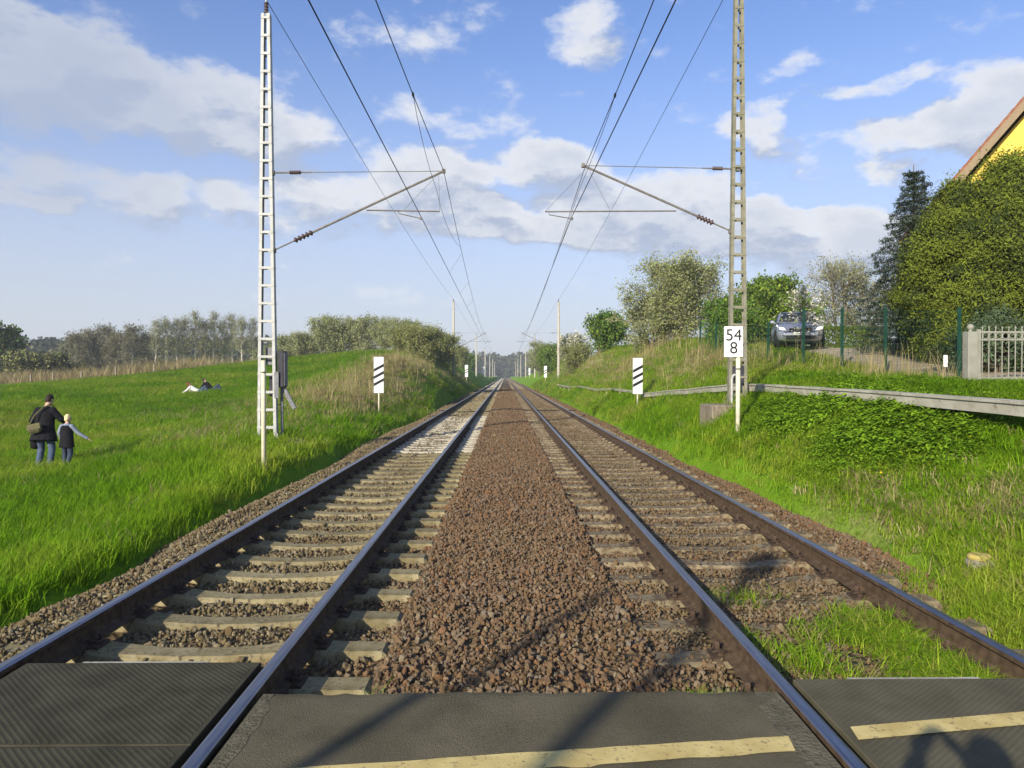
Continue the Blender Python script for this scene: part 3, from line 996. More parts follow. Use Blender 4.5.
# ------------------------------------------------------------------ tracks
def rail_mesh(length):
    prof = [(-.075, -.172), (.075, -.172), (.075, -.161), (.030, -.146), (.010, -.132), (.0085, -.060), (.014, -.048), (.036, -.036), (.036, -.010),
            (.030, -.003), (.018, 0.0), (-.018, 0.0), (-.030, -.003), (-.036, -.010), (-.036, -.036), (-.014, -.048), (-.0085, -.060), (-.010, -.132), (-.030, -.146), (-.075, -.161)]
    mb = MB()
    ys = [-14, 0, 3, 6, 10, 20, 40, 80, 160, 320, length]
    n = len(prof)
    vs = [(p[0], y, p[1]) for y in ys for p in prof]
    for r in range(len(ys) - 1):
        for i in range(n):
            j = (i + 1) % n
            top = 8 <= i <= 12
            mb.f.append([r * n + i, r * n + j, (r + 1) * n + j, (r + 1) * n + i])
            mb.mi.append(1 if top else 0)
    mb.v = vs
    mb.f.append(list(reversed(range(n))))
    mb.mi.append(0)
    return mb.mesh('rail', ['rail_side', 'rail_head'])

def sleeper_mesh(seed, mat):
    rng = random.Random(seed)
    st = [(-1.30, -.030, .85), (-1.27, -.004, .97), (-1.02, 0.0, 1.0), (-.86, 0.004, 1.0), (-.64, 0.004, 1.0), (-.45, -.020, .93), (-.22, -.036, .86), (0, -.040, .84),
          (.22, -.036, .86), (.45, -.020, .93), (.64, 0.004, 1.0), (.86, 0.004, 1.0), (1.02, 0.0, 1.0), (1.27, -.004, .97), (1.30, -.030, .85)]
    mb = MB()
    vs = []
    for x, dz, w in st:
        j = lambda a: rng.uniform(-a, a)
        t, bt = 0.098 * w, 0.15 * w
        z = SL_TOP + dz
        vs += [(x, -bt, -.40), (x, -t - .012 + j(.004), z - .022 + j(.004)), (x, -t + .004 + j(.005), z + j(.003)), (x, t - .004 + j(.005), z + j(.003)), (x, t + .012, z - .022), (x, bt, -.40)]
    k = 6
    fs = []
    for i in range(len(st) - 1):
        for q in range(5):
            fs.append((i * k + q, (i + 1) * k + q, (i + 1) * k + q + 1, i * k + q + 1))
    fs.append(tuple(reversed(range(6))))
    fs.append(tuple(range((len(st) - 1) * k, len(st) * k)))
    mb.add(vs, [tuple(reversed(f)) for f in fs])
    return mb.mesh('sleeper', mat)

def fastener_mesh():
    mb = MB()
    z = SL_TOP + 0.006
    mb.box((0, 0, z + 0.004), (0.30, 0.15, 0.018))
    for s in (-1, 1):
        mb.box((s * 0.088, 0, z + 0.026), (0.035, 0.10, 0.04), bevel=0.006)
        mb.lathe([(0.017, 0.0), (0.017, 0.035), (0.011, 0.045)], 6, (s * 0.098, 0, z + 0.045))
        mb.tube([(s * 0.06, -0.045, z + 0.045), (s * 0.10, -0.055, z + 0.05), (s * 0.13, -0.02, z + 0.03), (s * 0.13, 0.02, z + 0.03), (s * 0.10, 0.055, z + 0.05), (s * 0.06, 0.045, z + 0.045)], 0.008, 5)
    return mb.mesh('rail_fastening', 'fastener')

RAIL_ME = rail_mesh(900)
FAST_ME = fastener_mesh()
def track(cx, s0, label, meshes, pick):
    t = thing('railway_track', (cx, 0, 0), label, 'railway track')
    for s in (-1, 1):
        link('rail', RAIL_ME, t, (s * GA, 0, 0))
    rng = random.Random(int(abs(cx) * 100))
    for k in range(-1, 290):
        y = s0 + SP * k
        if y < 4.0:
            continue
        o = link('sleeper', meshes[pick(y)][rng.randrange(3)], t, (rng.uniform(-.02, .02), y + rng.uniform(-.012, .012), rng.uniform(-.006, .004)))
        o.rotation_euler = (0, rng.uniform(-.003, .003), rng.uniform(-.008, .008))
        if k < 34:
            for s in (-1, 1):
                link('rail_fastening', FAST_ME, o, (s * GA, 0, 0))
    mb = MB()
    for k in range(290, 900):
        y = s0 + SP * k
        mb.box((0, y, SL_TOP - 0.06), (2.6, 0.24, 0.12))
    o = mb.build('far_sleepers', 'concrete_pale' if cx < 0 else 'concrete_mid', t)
    o['kind'] = 'stuff'
    return t
SLM = {n: [sleeper_mesh(70 + i, n) for i in range(3)] for n in ('concrete_old', 'concrete_mid', 'concrete_pale')}
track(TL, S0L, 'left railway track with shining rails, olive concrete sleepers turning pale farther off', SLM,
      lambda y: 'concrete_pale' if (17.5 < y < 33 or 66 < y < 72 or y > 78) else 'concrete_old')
track(TR, S0R, 'right railway track with brown sunlit rails and dirty half-buried sleepers', SLM, lambda y: 'concrete_mid')

# thin dark tube laid across both tracks
mb = MB()
mb.tube([(x, 37 + 0.5 * math.sin(x * 0.8), float(ballast_h(np.array([x]), np.array([37.0]))[0]) + 0.05) for x in np.arange(-4.1, 3.9, 0.25)], 0.03, 6)
tag(mb.build('dark_tube', 'wire'), 'thin black tube laid across the ballast of both tracks', 'cable')

# ------------------------------------------------------------------ overhead line masts
def insulator(mb, a, b, r=0.055, n=4, core=0.03):
    a, b = Vector(a), Vector(b)
    d = b - a
    M = Matrix.Translation(a) @ d.to_track_quat('Z', 'Y').to_matrix().to_4x4()
    L = d.length
    prof = [(core, 0)]
    for i in range(n):
        t0 = L * (i + 0.1) / n
        t1 = L * (i + 0.9) / n
        prof += [(core, t0), (r, t0 + (t1 - t0) * .35), (r * .92, t0 + (t1 - t0) * .6), (core, t1)]
    prof.append((core, L))
    mb.lathe(prof, 10, mat4=M)

def lattice_mast(name, loc, height, wb, wt, mat, label, nrung, side, depth=0.15):
    t = thing(name, loc, label, 'catenary mast', 'lattice masts beside the tracks')
    def w(z):
        return wb + (wt - wb) * z / height
    for s in (-1, 1):
        mb = MB()
        prof = [(-.035, -depth / 2), (.035, -depth / 2), (.035, -depth / 2 + .012), (-.022, -depth / 2 + .012), (-.022, depth / 2 - .012), (.035, depth / 2 - .012), (.035, depth / 2), (-.035, depth / 2)]
        n = len(prof)
        vs = []
        for z in (-.4, height):
            for p in prof:
                vs.append((s * (w(max(z, 0)) / 2 - .035) - s * p[0], p[1], z))
        fs = [(i, (i + 1) % n, n + (i + 1) % n, n + i) for i in range(n)] + [tuple(range(n, 2 * n))]
        mb.add(vs, fs)
        mb.build('mast_leg', mat, t)
    for k in range(nrung):
        z = 0.25 + (height - 0.35) * k / (nrung - 1)
        mb = MB()
        mb.box((0, -depth / 2 - 0.006, z), (w(z) - 0.004, 0.010, 0.055))
        mb.box((0, depth / 2 + 0.006, z), (w(z) - 0.004, 0.010, 0.055))
        mb.build('batten', mat, t)
    mb = MB()
    for s in (-1, 1):
        mb.box((s * wb / 2, 0, 0.02), (0.12, depth + .1, 0.03))
        mb.tube([(s * (wb / 2 + .03), -depth / 2 - .03, 0), (s * (wb / 2 + .03), -depth / 2 - .03, .12)], .012, 6)
        mb.tube([(s * (wb / 2 + .03), depth / 2 + .03, 0), (s * (wb / 2 + .03), depth / 2 + .03, .12)], .012, 6)
    mb.build('base_plate', mat, t)
    return t, w

# --- near left mast
ML = Vector((-5.585, 17.0, 0.16))
mastL, wL = lattice_mast('catenary_mast', ML, 9.92, 0.46, 0.20, 'galvanised', 'tall pale grey lattice mast left of the tracks with grey switch boxes', 24, 1)
def cantilever(t, base, root, tie_root, tip, tube0, tube1, arm0, arm1, mat='tube_grey', far=False):
    """root/tie/tip etc are world points; the bracket becomes parts of the mast"""
    L = lambda p: Vector(p) - Vector(base)
    r, tr, tp, a0, a1, s0, s1 = map(L, (root, tie_root, tip, tube0, tube1, arm0, arm1))
    n = 5 if far else 8
    mb = MB()
    d = tp - r
    mb.tube([r, r + d * 0.12], 0.018, n)
    mb.tube([r + d * 0.22, tp + d * 0.008], 0.028, n)
    mb.build('bracket_tube', mat, t)
    mi = MB()
    insulator(mi, r + d * 0.12, r + d * 0.23, 0.07, 5)
    e = (tp - tr)
    insulator(mi, tr + e * 0.10, tr + e * 0.165, 0.05, 6, 0.035)
    mi.build('insulator', 'insulator', t, smooth=True)
    mb = MB()
    mb.tube([tr, tr + e * 0.10], 0.022, n)
    mb.tube([tr + e * 0.165, tr + e * 0.23], 0.016, n)
    mb.tube([tr + e * 0.23, tp], 0.009, n)
    mb.build('tie_rod', mat, t)
    mb = MB()
    mb.tube([a0, a1], 0.017, n)
    mb.build('registration_tube', mat, t)
    mb = MB()
    mb.tube([s0, s0 + Vector((0, 0, -.05)), s1], 0.012, n)
    mb.tube([a0 + (a1 - a0) * .5, tp + (r - tp) * 0.03], 0.004, 4)
    mb.tube([a1, tp + (r - tp) * 0.03], 0.004, 4)
    mb.box(s1, (0.05, 0.05, 0.06))
    mb.build('steady_arm', mat, t)
    mb = MB()
    for q in (r, tr):
        mb.box(q, (0.10, 0.09, 0.12), bevel=0.01)
    mb.box(tp, (0.08, 0.08, 0.10), bevel=0.01)
    mb.build('bracket_clamp', mat, t)

def PX(x, y, z):
    return Vector(((x - 505) / FPX * z, z, CAM_H - (y - 376) / FPX * z))
zL = 17.0
cantilever(mastL, ML, PX(275, 251, zL), PX(274, 174, zL), PX(444, 172, zL), PX(367, 211, zL), PX(440, 212, zL), PX(399, 212, zL), PX(421, 219, zL))
mi = MB()
topL = ML + Vector((0, 0, 9.92))
insulator(mi, (0, 0, 9.93), (0, 0, 10.20), 0.06, 4)
mi.build('top_insulator', 'insulator', mastL, smooth=True)
mb = MB()
mb.tube([(0, 0, 9.88), (0, 0, 9.95)], 0.03, 8)
mb.tube([(0, 0, 10.19), (0.0, 0, 10.32)], 0.022, 8)
mb.build('top_pin', 'galvanised', mastL)
# switch gear boxes, rods and lever
b1 = MB().box((0.32, 0.10, 1.62), (0.14, 0.30, 0.86), bevel=0.02).build('switch_box', 'box_dark', mastL)
MB().box((0.397, 0.10, 1.62), (0.012, 0.26, 0.78)).build('box_door', 'box_grey', b1)
MB().box((0.05, 0.13, 1.92), (0.26, 0.06, 0.40), bevel=0.01).build('switch_box', 'box_grey', mastL)
MB().box((0.10, 0.14, 1.25), (0.20, 0.07, 0.55), bevel=0.01).build('switch_box', 'box_dark', mastL)
MB().box((0.235, -0.09, 1.25), (0.10, 0.02, 0.62)).build('cable_cover', 'box_grey', mastL)
mb = MB()
mb.box((0.48, 0.08, 0.93), (0.10, 0.05, 0.56), rot=(0, R(-28), 0), bevel=0.01)
mb.build('lever', 'box_grey', mastL)
mb = MB()
mb.tube([(0.30, 0.10, 1.2), (0.30, 0.12, 0.0)], 0.035, 8)
mb.tube([(0.17, 0.10, 0.78), (0.40, 0.10, 0.77)], 0.012, 6)
mb.build('conduit', 'box_grey', mastL)
mb = MB().box((-5.35, 17.0, 0.06), (1.1, 0.6, 0.14), bevel=0.03)
mb.box((-4.86, 16.75, 0.03), (0.42, 0.5, 0.20), rot=(0.05, 0.06, 0.1), bevel=0.03)
tag(mb.build('mast_footing', 'footing'), 'flat brown concrete footing slab at the foot of the left mast', 'footing')

# --- near right mast
MR = Vector((5.50, 17.0, 0.93))
mastR, wR = lattice_mast('catenary_mast', MR, 9.85, 0.45, 0.20, 'mast_olive', 'tall olive grey lattice mast on the right bank behind the kilometre sign', 24, -1)
cantilever(mastR, MR, PX(731, 231, zL), PX(738, 169, zL), PX(583, 166, zL), PX(676, 211, zL), PX(545, 212, zL), PX(549, 213, zL), PX(572, 219, zL))
mi = MB()
insulator(mi, (0, 0, 9.86), (0, 0, 10.13), 0.06, 4)
mi.build('top_insulator', 'insulator', mastR, smooth=True)
MB().tube([(0, 0, 10.12), (0, 0, 10.25)], 0.022, 8).build('top_pin', 'mast_olive', mastR)
MB().box((0.0, 0.0, 0.72), (0.30, 0.12, 0.42), bevel=0.012).build('switch_box', 'box_dark', mastR)
mb = MB()
mb.tube([(-0.17, -0.14, -.1), (-0.17, -0.14, 0.62), (-0.15, -0.16, 0.70), (-0.10, -0.16, 0.72)], 0.03, 8)
mb.build('conduit', 'galvanised', mastR)
mb = MB().box((5.02, 16.55, 0.64), (0.80, 0.9, 0.66), bevel=0.03, rot=(0, 0, 0.05))
mb.box((5.45, 17.0, 0.80), (0.8, 0.8, 0.24), bevel=0.03)
tag(mb.build('mast_footing', 'footing'), 'brown streaked concrete block sunk in the bank beside the right mast', 'footing')

# --- farther poles with brackets
def far_pole(side, y, k):
    X = -5.85 if side < 0 else 6.1
    g = max(gh(X, y), 0.0)
    top = CAM_H + (8.45 if y < 100 else 8.3)
    name = 'left' if side < 0 else 'right'
    t = thing('catenary_pole', (X, y, g), f'slim concrete pole, {ORD[k]} of those running away {name} of the tracks', 'catenary pole', 'far poles of the overhead line')
    H = top - g
    MB().lathe([(0.17, -0.6), (0.17, 0), (0.115, H)], 10).build('pole', 'pole_concrete', t, smooth=True)
    mi = MB()
    insulator(mi, (0, 0, H), (0, 0, H + 0.28), 0.06, 4)
    mi.build('top_insulator', 'insulator', t, smooth=True)
    s = -side
    tc = TL if side < 0 else TR
    st = 0.2 * (1 if k % 2 else -1)
    base = Vector((X, y, g))
    cantilever(t, base, (X + s * .12, y, CAM_H + 3.0), (X + s * .12, y, CAM_H + 4.9), (tc + st - side * 0.1, y, CAM_H + 4.9),
               (X + s * 1.9, y, CAM_H + 3.95), (tc + st + s * .7, y, CAM_H + 3.95), (tc + st + s * .55, y, CAM_H + 3.95), (tc + st, y, CAM_H + 3.75), far=True)
    return tc + st
FARY = [82, 147, 212, 277, 342, 407]
stag = {-1: [], 1: []}
for side in (-1, 1):
    for k, y in enumerate(FARY):
        stag[side].append(far_pole(side, y, k))

# --- wires
def wires(side):
    nm = 'left' if side < 0 else 'right'
    zc, zm = CAM_H + 3.74, CAM_H + 4.82
    cx0, mx0 = (-1.97, -1.44) if side < 0 else (1.57, 1.85)
    tc = TL if side < 0 else TR
    sup = [(-48, tc + .2, tc - .1 if side < 0 else 1.2)] + [(17, cx0, mx0)] + [(y, stag[side][i], stag[side][i] - 0) for i, y in enumerate(FARY)]
    t = thing('contact_line', (tc, 17, 0), f'contact wire and catenary wire hung above the {nm} track', 'overhead wires')
    org = Vector((tc, 17, 0))
    pc, pm = [], []
    for a, b in zip(sup[:-1], sup[1:]):
        n = 22
        for i in range(n):
            u = i / n
            y = a[0] + (b[0] - a[0]) * u
            pc.append(Vector((a[1] + (b[1] - a[1]) * u, y, zc)))
            sag = 0.80 * 4 * u * (1 - u)
            pm.append(Vector((a[2] + (b[2] - a[2]) * u, y, zm - sag)))
    def wire(pts, r, name):
        mb = MB()
        mb.tube([p - org for p in pts], r, 5)
        return mb.build(name, 'wire', t)
    wire(pc, 0.0085, 'contact_wire')
    wire(pm, 0.0075, 'catenary_wire')
    # stitch wire hung below the catenary wire round the near mast
    st = []
    for dy in np.linspace(-5.2, 8, 18):
        u = (17 + dy + 48) / 65 if dy < 0 else dy / 65
        sag = 0.80 * 4 * u * (1 - u)
        z0 = zm - sag
        low = 0.42 * math.sin(math.pi * (dy + 5.2) / 13.2) ** 0.7
        xa = (sup[0][2] + (mx0 - sup[0][2]) * u) if dy < 0 else mx0 + (sup[2][2] - mx0) * u
        xs = xa + (cx0 - mx0) * 0.35 * math.sin(math.pi * (dy + 5.2) / 13.2)
        st.append(Vector((xs, 17 + dy, z0 - low)))
    wire(st, 0.005, 'stitch_wire')
    for a, b in zip(sup[:-1], sup[1:]):
        for u in (0.06, 0.14, 0.24, 0.34, 0.44, 0.56, 0.66, 0.76, 0.86, 0.94):
            y = a[0] + (b[0] - a[0]) * u
            if not (26 < y < 90):
                continue
            sag = 0.80 * 4 * u * (1 - u)
            p0 = Vector((a[2] + (b[2] - a[2]) * u, y, zm - sag))
            p1 = Vector((a[1] + (b[1] - a[1]) * u, y, zc))
            wire([p0, p1], 0.0035, 'dropper')
    # clamp where the stitch wire leaves the catenary wire
    mb = MB()
    mb.box(st[0] - org, (0.03, 0.10, 0.06), bevel=0.008)
    mb.build('wire_clamp', 'wire', t)
    # feeder along the mast tops
    hx = -5.62 if side < 0 else 5.5
    fz = 10.48 if side < 0 else 11.18
    mb = MB()
    seq = [(-48, hx, 10.5), (17, hx, fz)] + [(y, -5.85 if side < 0 else 6.1, CAM_H + 8.45 + .28) for y in FARY]
    pts = []
    for a, b in zip(seq[:-1], seq[1:]):
        for i in range(14):
            u = i / 14
            pts.append(Vector((a[1] + (b[1] - a[1]) * u, a[0] + (b[0] - a[0]) * u - 17, a[2] + (b[2] - a[2]) * u - 0.45 * 4 * u * (1 - u))))
    mb.tube([p - Vector((hx, 0, 0)) for p in pts], 0.0085, 5)
    o = mb.build('feeder_wire', 'wire', loc=(hx, 17, 0))
    tag(o, f'bare feeder wire running along the mast tops {nm} of the tracks', 'feeder wire')
wires(-1)
wires(1)

# ------------------------------------------------------------------ signs
def beacon(side, z, px, y0, y1, yfoot, stripes, word):
    h = (y1 - y0) / FPX * z
    w = 0.395
    b = PX(px, yfoot, z)
    g = gh(b.x, z)
    t = thing('signal_beacon', (b.x, z, g), word, 'trackside sign', 'striped approach beacons')
    zb = CAM_H - (y1 - 376) / FPX * z - g
    MB().box((0, 0, zb + h / 2), (w, 0.025, h), bevel=0.008).build('board', 'sign_white', t)
    for i in range(stripes):
        c = zb + h * (0.30 + 0.20 * (i if stripes == 3 else i + .5))
        s = side
        rise = 0.21
        mb = MB()
        mb.prism([(-w / 2 + .004, c - rise / 2 - .062), (w / 2 - .004, c + rise / 2 - .062), (w / 2 - .004, c + rise / 2 + .062), (-w / 2 + .004, c - rise / 2 + .062)], 'y', -0.0165, -0.0135)
        mb.build('stripe', 'sign_black', t)
    mb = MB()
    mb.tube([(0, 0.035, -0.4), (0, 0.035, zb + h * .9)], 0.035, 10)
    mb.build('post', 'post_cream', t, smooth=True)
beacon(1, 29, 379, 357, 393, 415, 3, 'tall white board with three slanting black stripes left of the tracks')
beacon(1, 29, 638, 358, 394, 406, 3, 'tall white board with three slanting black stripes on the right bank')
beacon(1, 95, 466.5, 365, 377, 383, 2, 'small distant striped white board left of the tracks, nearest the far poles')
beacon(1, 95, 545.5, 366, 377.5, 384, 2, 'small distant striped white board right of the tracks, before the first far pole')
beacon(1, 170, 484, 367, 374, 377, 1, 'tiny farthest striped white board left of the tracks')
beacon(1, 170, 529.5, 368, 375, 378, 1, 'tiny farthest striped white board right of the tracks')

def text_mesh(body, size, mat):
    cu = bpy.data.curves.new('text', 'FONT')
    cu.body = body
    cu.size = size
    cu.align_x = 'CENTER'
    cu.align_y = 'CENTER'
    cu.extrude = 0.0015
    cu.offset = 0.0
    o = bpy.data.objects.new('text', cu)
    COL.objects.link(o)
    bpy.context.view_layer.update()
    me = bpy.data.meshes.new_from_object(o.evaluated_get(bpy.context.evaluated_depsgraph_get()))
    bpy.data.objects.remove(o)
    me.materials.clear()
    me.materials.append(MATS[mat])
    return me

zs = 14.2
pf = PX(738.8, 432, zs)
g = gh(pf.x, zs)
t = thing('kilometre_sign', (pf.x, zs, g), 'white board reading 54 over 8 on a cream post', 'kilometre sign')
bz0, bz1 = CAM_H - (357 - 376) / FPX * zs - g, CAM_H - (326.5 - 376) / FPX * zs - g
bxc = PX(733.3, 340, zs).x - pf.x
bd = MB().box((bxc, -0.05, (bz0 + bz1) / 2), (0.375, 0.02, bz1 - bz0), bevel=0.006).build('board', 'sign_white', t)
for body, zz in (('54', bz0 + (bz1 - bz0) * .70), ('8', bz0 + (bz1 - bz0) * .28)):
    o = link('numeral', text_mesh(body, 0.33, 'sign_black'), bd, (bxc, -0.0625, zz))
    o.rotation_euler = (R(90), 0, 0)
mb = MB()
mb.tube([(0, 0, -.4), (0, 0, bz1 - .02)], 0.045, 12)
mb.build('post', 'post_cream', t, smooth=True)
mb = MB()
mb.tube([(0, 0, bz0 - .25), (0, 0, bz0 - .22)], 0.05, 12)
mb.build('clamp_band', 'tube_grey', t)

zp = 13.0
pf = PX(264.3, 465, zp)
g = gh(pf.x, zp)
t = thing('marker_post', (pf.x, zp, g), 'bare cream painted post standing in front of the left mast', 'post')
ph = CAM_H - (361 - 376) / FPX * zp - g
MB().lathe([(0.042, -.3), (0.042, ph), (0.035, ph + .01)], 12).build('post', 'post_cream', t, smooth=True)
MB().lathe([(0.047, ph - .22), (0.047, ph - .19)], 12).build('clamp_band', 'tube_grey', t)

# ------------------------------------------------------------------ cable trough along the right bank
def trough():
    t = thing('cable_trough', (6.0, 8.3, 1.2), 'long raised grey cable trough running along the right bank', 'cable trough')
    org = Vector((6.0, 8.3, 1.2))
    line = [(6.15, 2.5, 1.22), (6.05, 5.0, 1.28), (6.0, 8.3, 1.33), (5.98, 11.0, 1.375), (5.96, 14.0, 1.415), (5.93, 17.0, 1.43), (5.85, 17.8, 1.40), (5.88, 22.0, 1.05), (5.85, 26, 0.80), (5.75, 29.5, 0.52), (5.65, 31, 0.38), (5.45, 36, .45), (5.3, 42, .56), (5.25, 50, .66), (5.15, 58, .74), (5.05, 70, .80)]
    line = [(x, y, z if y < 17.5 else max(z + .04, gh(x, y) + .24)) for x, y, z in line]
    W, Hh = 0.22, 0.17
    seq = []
    for a, b in zip(line[:-1], line[1:]):
        a, b = Vector(a), Vector(b)
        n = max(1, round((b - a).length / 2.0))
        for i in range(n):
            seq.append((a + (b - a) * i / n, a + (b - a) * (i + 1) / n))
    rng = random.Random(3)
    for i, (a, b) in enumerate(seq):
        d = b - a
        L = d.length - 0.012
        w, h = (W, Hh) if a.y < 29.4 else (0.16, 0.10)
        M = Matrix.Translation((a + b) / 2 - org + Vector((0, 0, rng.uniform(-.006, .006)))) @ Matrix.Rotation(math.atan2(-d.x, d.y), 4, 'Z') @ Matrix.Rotation(math.atan2(d.z, math.hypot(d.x, d.y)), 4, 'X')
        mb = MB()
        mb.add([(sx * w / 2 * (0.92 if z < 0 else 1), sy * L / 2, z) for z in (-h, -0.035) for sx, sy in ((-1, -1), (1, -1), (1, 1), (-1, 1))],
               [(0, 3, 2, 1), (4, 5, 6, 7), (0, 1, 5, 4), (1, 2, 6, 5), (2, 3, 7, 6), (3, 0, 4, 7)], 0, M)
        seg = mb.build('trough_segment', 'trough', t)
        mb = MB()
        q = w / 2 + 0.015
        mb.add([(sx * q, sy * L / 2, z) for z in (-0.034, 0.0) for sx, sy in ((-1, -1), (1, -1), (1, 1), (-1, 1))],
               [(0, 3, 2, 1), (4, 5, 6, 7), (0, 1, 5, 4), (1, 2, 6, 5), (2, 3, 7, 6), (3, 0, 4, 7)], 0, M)
        mb.build('lid', 'trough', seg)
        if i % 2 == 0:
            p = a - org
            gz = gh(a.x, a.y) - org.z - .3
            if p.z - h > gz:
                MB().box((p.x, p.y + .1, (p.z - h + gz) / 2), (0.10, 0.10, p.z - h - gz - .002)).build('support', 'trough', t)
trough()

# ------------------------------------------------------------------ green wire fence
def fence():
    pts = [(10.15, 16.0), (9.66, 18.2), (9.4, 20.0), (9.15, 22.0), (8.95, 24.4), (8.8, 27.0), (8.7, 29.6), (8.75, 32.2)]
    t = thing('wire_fence', (9.4, 20, gh(9.4, 20)), 'green wire mesh fence on posts along the garden drive', 'fence')
    org = Vector(t.location)
    tops = []
    for x, y in pts:
        g = gh(x, y)
        zt = CAM_H + 0.0944 * y if y < 22.5 else g + 1.35
        mb = MB()
        mb.box((x - org.x, y - org.y, (g - .3 + zt) / 2 - org.z), (0.058, 0.058, zt - g + .3), rot=(0, 0, .2))
        mb.box((x - org.x, y - org.y, zt - org.z + .008), (0.068, 0.068, 0.016), rot=(0, 0, .2))
        mb.build('fence_post', 'fence_green', t)
        tops.append((Vector((x, y, g)) - org, Vector((x, y, zt)) - org))
    for (a0, a1), (b0, b1) in zip(tops[:-1], tops[1:]):
        mb = MB()
        L = (b0 - a0).length
        for j in range(8):
            u = 0.06 + 0.9 * j / 7
            p, q = a0 + (a1 - a0) * u, b0 + (b1 - b0) * u
            mb.tube([p, q], 0.0032, 3, caps=False)
        nv = int(L / 0.10)
        for i in range(1, nv):
            u = i / nv
            p, q = a0 + (b0 - a0) * u, a1 + (b1 - a1) * u
            mb.tube([p + (q - p) * .06, p + (q - p) * .96], 0.0025, 3, caps=False)
        o = mb.build('wire_mesh', 'fence_green', t)
        o['kind'] = 'stuff'
fence()

# ------------------------------------------------------------------ garden gate
def gate():
    y = 14.0
    pz = lambda v: CAM_H - (v - 376) / FPX * y
    x0 = PX(973, 360, y).x
    g = gh(x0, y)
    t = thing('garden_gate', (x0, y, g), 'beige metal bar gate with ball-topped post at the right edge', 'gate')
    zt = pz(331.5) - g
    MB().box((0, 0, (zt - .35) / 2), (0.195, 0.195, zt + .35), bevel=0.012).build('gate_post', 'gate_paint', t)
    mb = MB()
    mb.lathe([(.03, zt), (.03, zt + .03)] + [(0.062 * math.sin(math.pi * k / 8) + .001, zt + .09 - 0.062 * math.cos(math.pi * k / 8)) for k in range(1, 9)], 14)
    mb.build('ball_finial', 'gate_paint', t, smooth=True)
    gx0, gx1 = 0.155, 2.75
    zb = pz(378) - g
    r1, r2 = pz(331.8) - g, pz(339.5) - g
    fr = MB()
    for z, hh in ((r1, .035), (r2, .03), (zb, .05)):
        fr.box(((gx0 + gx1) / 2, 0, z), (gx1 - gx0, .035, hh))
    for x in (gx0, gx1):
        fr.box((x, 0, (zb + r1) / 2), (.07, .055, r1 - zb + .1))
    fr.build('gate_frame', 'gate_paint', t)
    n = 20
    for i in range(n):
        x = gx0 + .06 + i * (gx1 - gx0 - .12) / (n - 1) + 0.02
        mb = MB()
        mb.tube([(x, 0, zb), (x, 0, r1 + .07)], 0.0105, 6)
        mb.lathe([(.011, r1 + .065), (.020, r1 + .085), (.004, r1 + .115)], 6, (x, 0, 0))
        mb.build('gate_bar', 'gate_paint', t)
        if i < n - 1:
            xm = x + (gx1 - gx0 - .12) / (n - 1) / 2
            rr = (r1 - r2) / 2 - .018
            mb = MB()
            mb.tube([(xm + rr * math.cos(a), 0, (r1 + r2) / 2 + rr * math.sin(a)) for a in np.linspace(0, 2 * math.pi, 13)], 0.008, 5, caps=False)
            mb.build('ring', 'gate_paint', t)
    MB().box((gx1 + .18, 0, (zt - .35) / 2), (0.195, 0.195, zt + .35), bevel=0.012).build('gate_post', 'gate_paint', t)
gate()

# small white marker by the fence, stone in the grass
p = PX(948, 367, 15)
g = gh(p.x, 15)
t = thing('boundary_marker', (p.x, 15, g), 'small white marker plate on a stake near the gate post', 'marker')
MB().box((0, 0, p.z - g + .125), (.085, .02, .25), bevel=.004).build('plate', 'sign_white', t)
MB().box((0, .02, (p.z - g) / 2), (.03, .02, p.z - g + .4)).build('stake', 'stump_wood', t)

def lump(seed, sx, sy, sz):
    import bmesh
    rng = random.Random(seed)
    bm = bmesh.new()
    bmesh.ops.create_icosphere(bm, subdivisions=3, radius=1)
    for v in bm.verts:
        n = 1 + 0.10 * math.sin(v.co.x * 5 + seed) * math.cos(v.co.y * 4) + rng.uniform(-.03, .03)
        v.co = Vector((v.co.x * sx, v.co.y * sy, max(-.7, min(.62, v.co.z)) * sz)) * n
    me = bpy.data.meshes.new('lump')
    bm.to_mesh(me)
    bm.free()
    return me
p = PX(984, 560, 6.4)
g = gh(p.x, 6.4)
t = thing('marker_stone', (p.x, 6.4, g + 0.02), 'small flat stone with yellow painted cap lying in the grass', 'stone')
m1 = lump(2, .095, .09, .07)
m1.materials.append(MATS['stone_marker'])
link('stone', m1, t)
t.scale = (1.15, 1.15, 1.1)
t.location.z += .015
m2 = lump(5, .085, .08, .04)
m2.materials.append(MATS['stone_yellow'])
link('cap', m2, t, (-.005, 0, .058))

# ------------------------------------------------------------------ gravel drive
def drive():
    cl = [(11.6, 12.5, 3.0), (10.9, 14.8, 2.7), (10.9, 17, 2.0), (11.3, 20, 2.3), (11.9, 24, 2.9), (13.2, 29, 3.6), (15, 36, 3.6), (17, 46, 3.4)]
    rows = []
    for a, b in zip(cl[:-1], cl[1:]):
        for i in range(6):
            u = i / 6
            rows.append([a[k] + (b[k] - a[k]) * u for k in range(3)])
    rows.append(list(cl[-1]))
    n = 13
    X, Y = [], []
    for r, (x, y, w) in enumerate(rows):
        for j in range(n):
            s = j / (n - 1) * 2 - 1
            X.append(x + s * w / 2 * (1 + .08 * float(vnoise(r * .7, s * 3, 5))))
            Y.append(y)
    X, Y = np.array(X), np.array(Y)
    Z = ground_h(X, Y) + 0.045
    F = [(r * n + j, r * n + j + 1, (r + 1) * n + j + 1, (r + 1) * n + j) for r in range(len(rows) - 1) for j in range(n - 1)]
    me = fast_mesh('driveway', np.stack([X, Y, Z], 1), np.array(F), 'gravel_drive', smooth=True)
    tag(link('driveway', me), 'pale sandy garden drive behind the green fence', 'driveway', kind='structure')
drive()

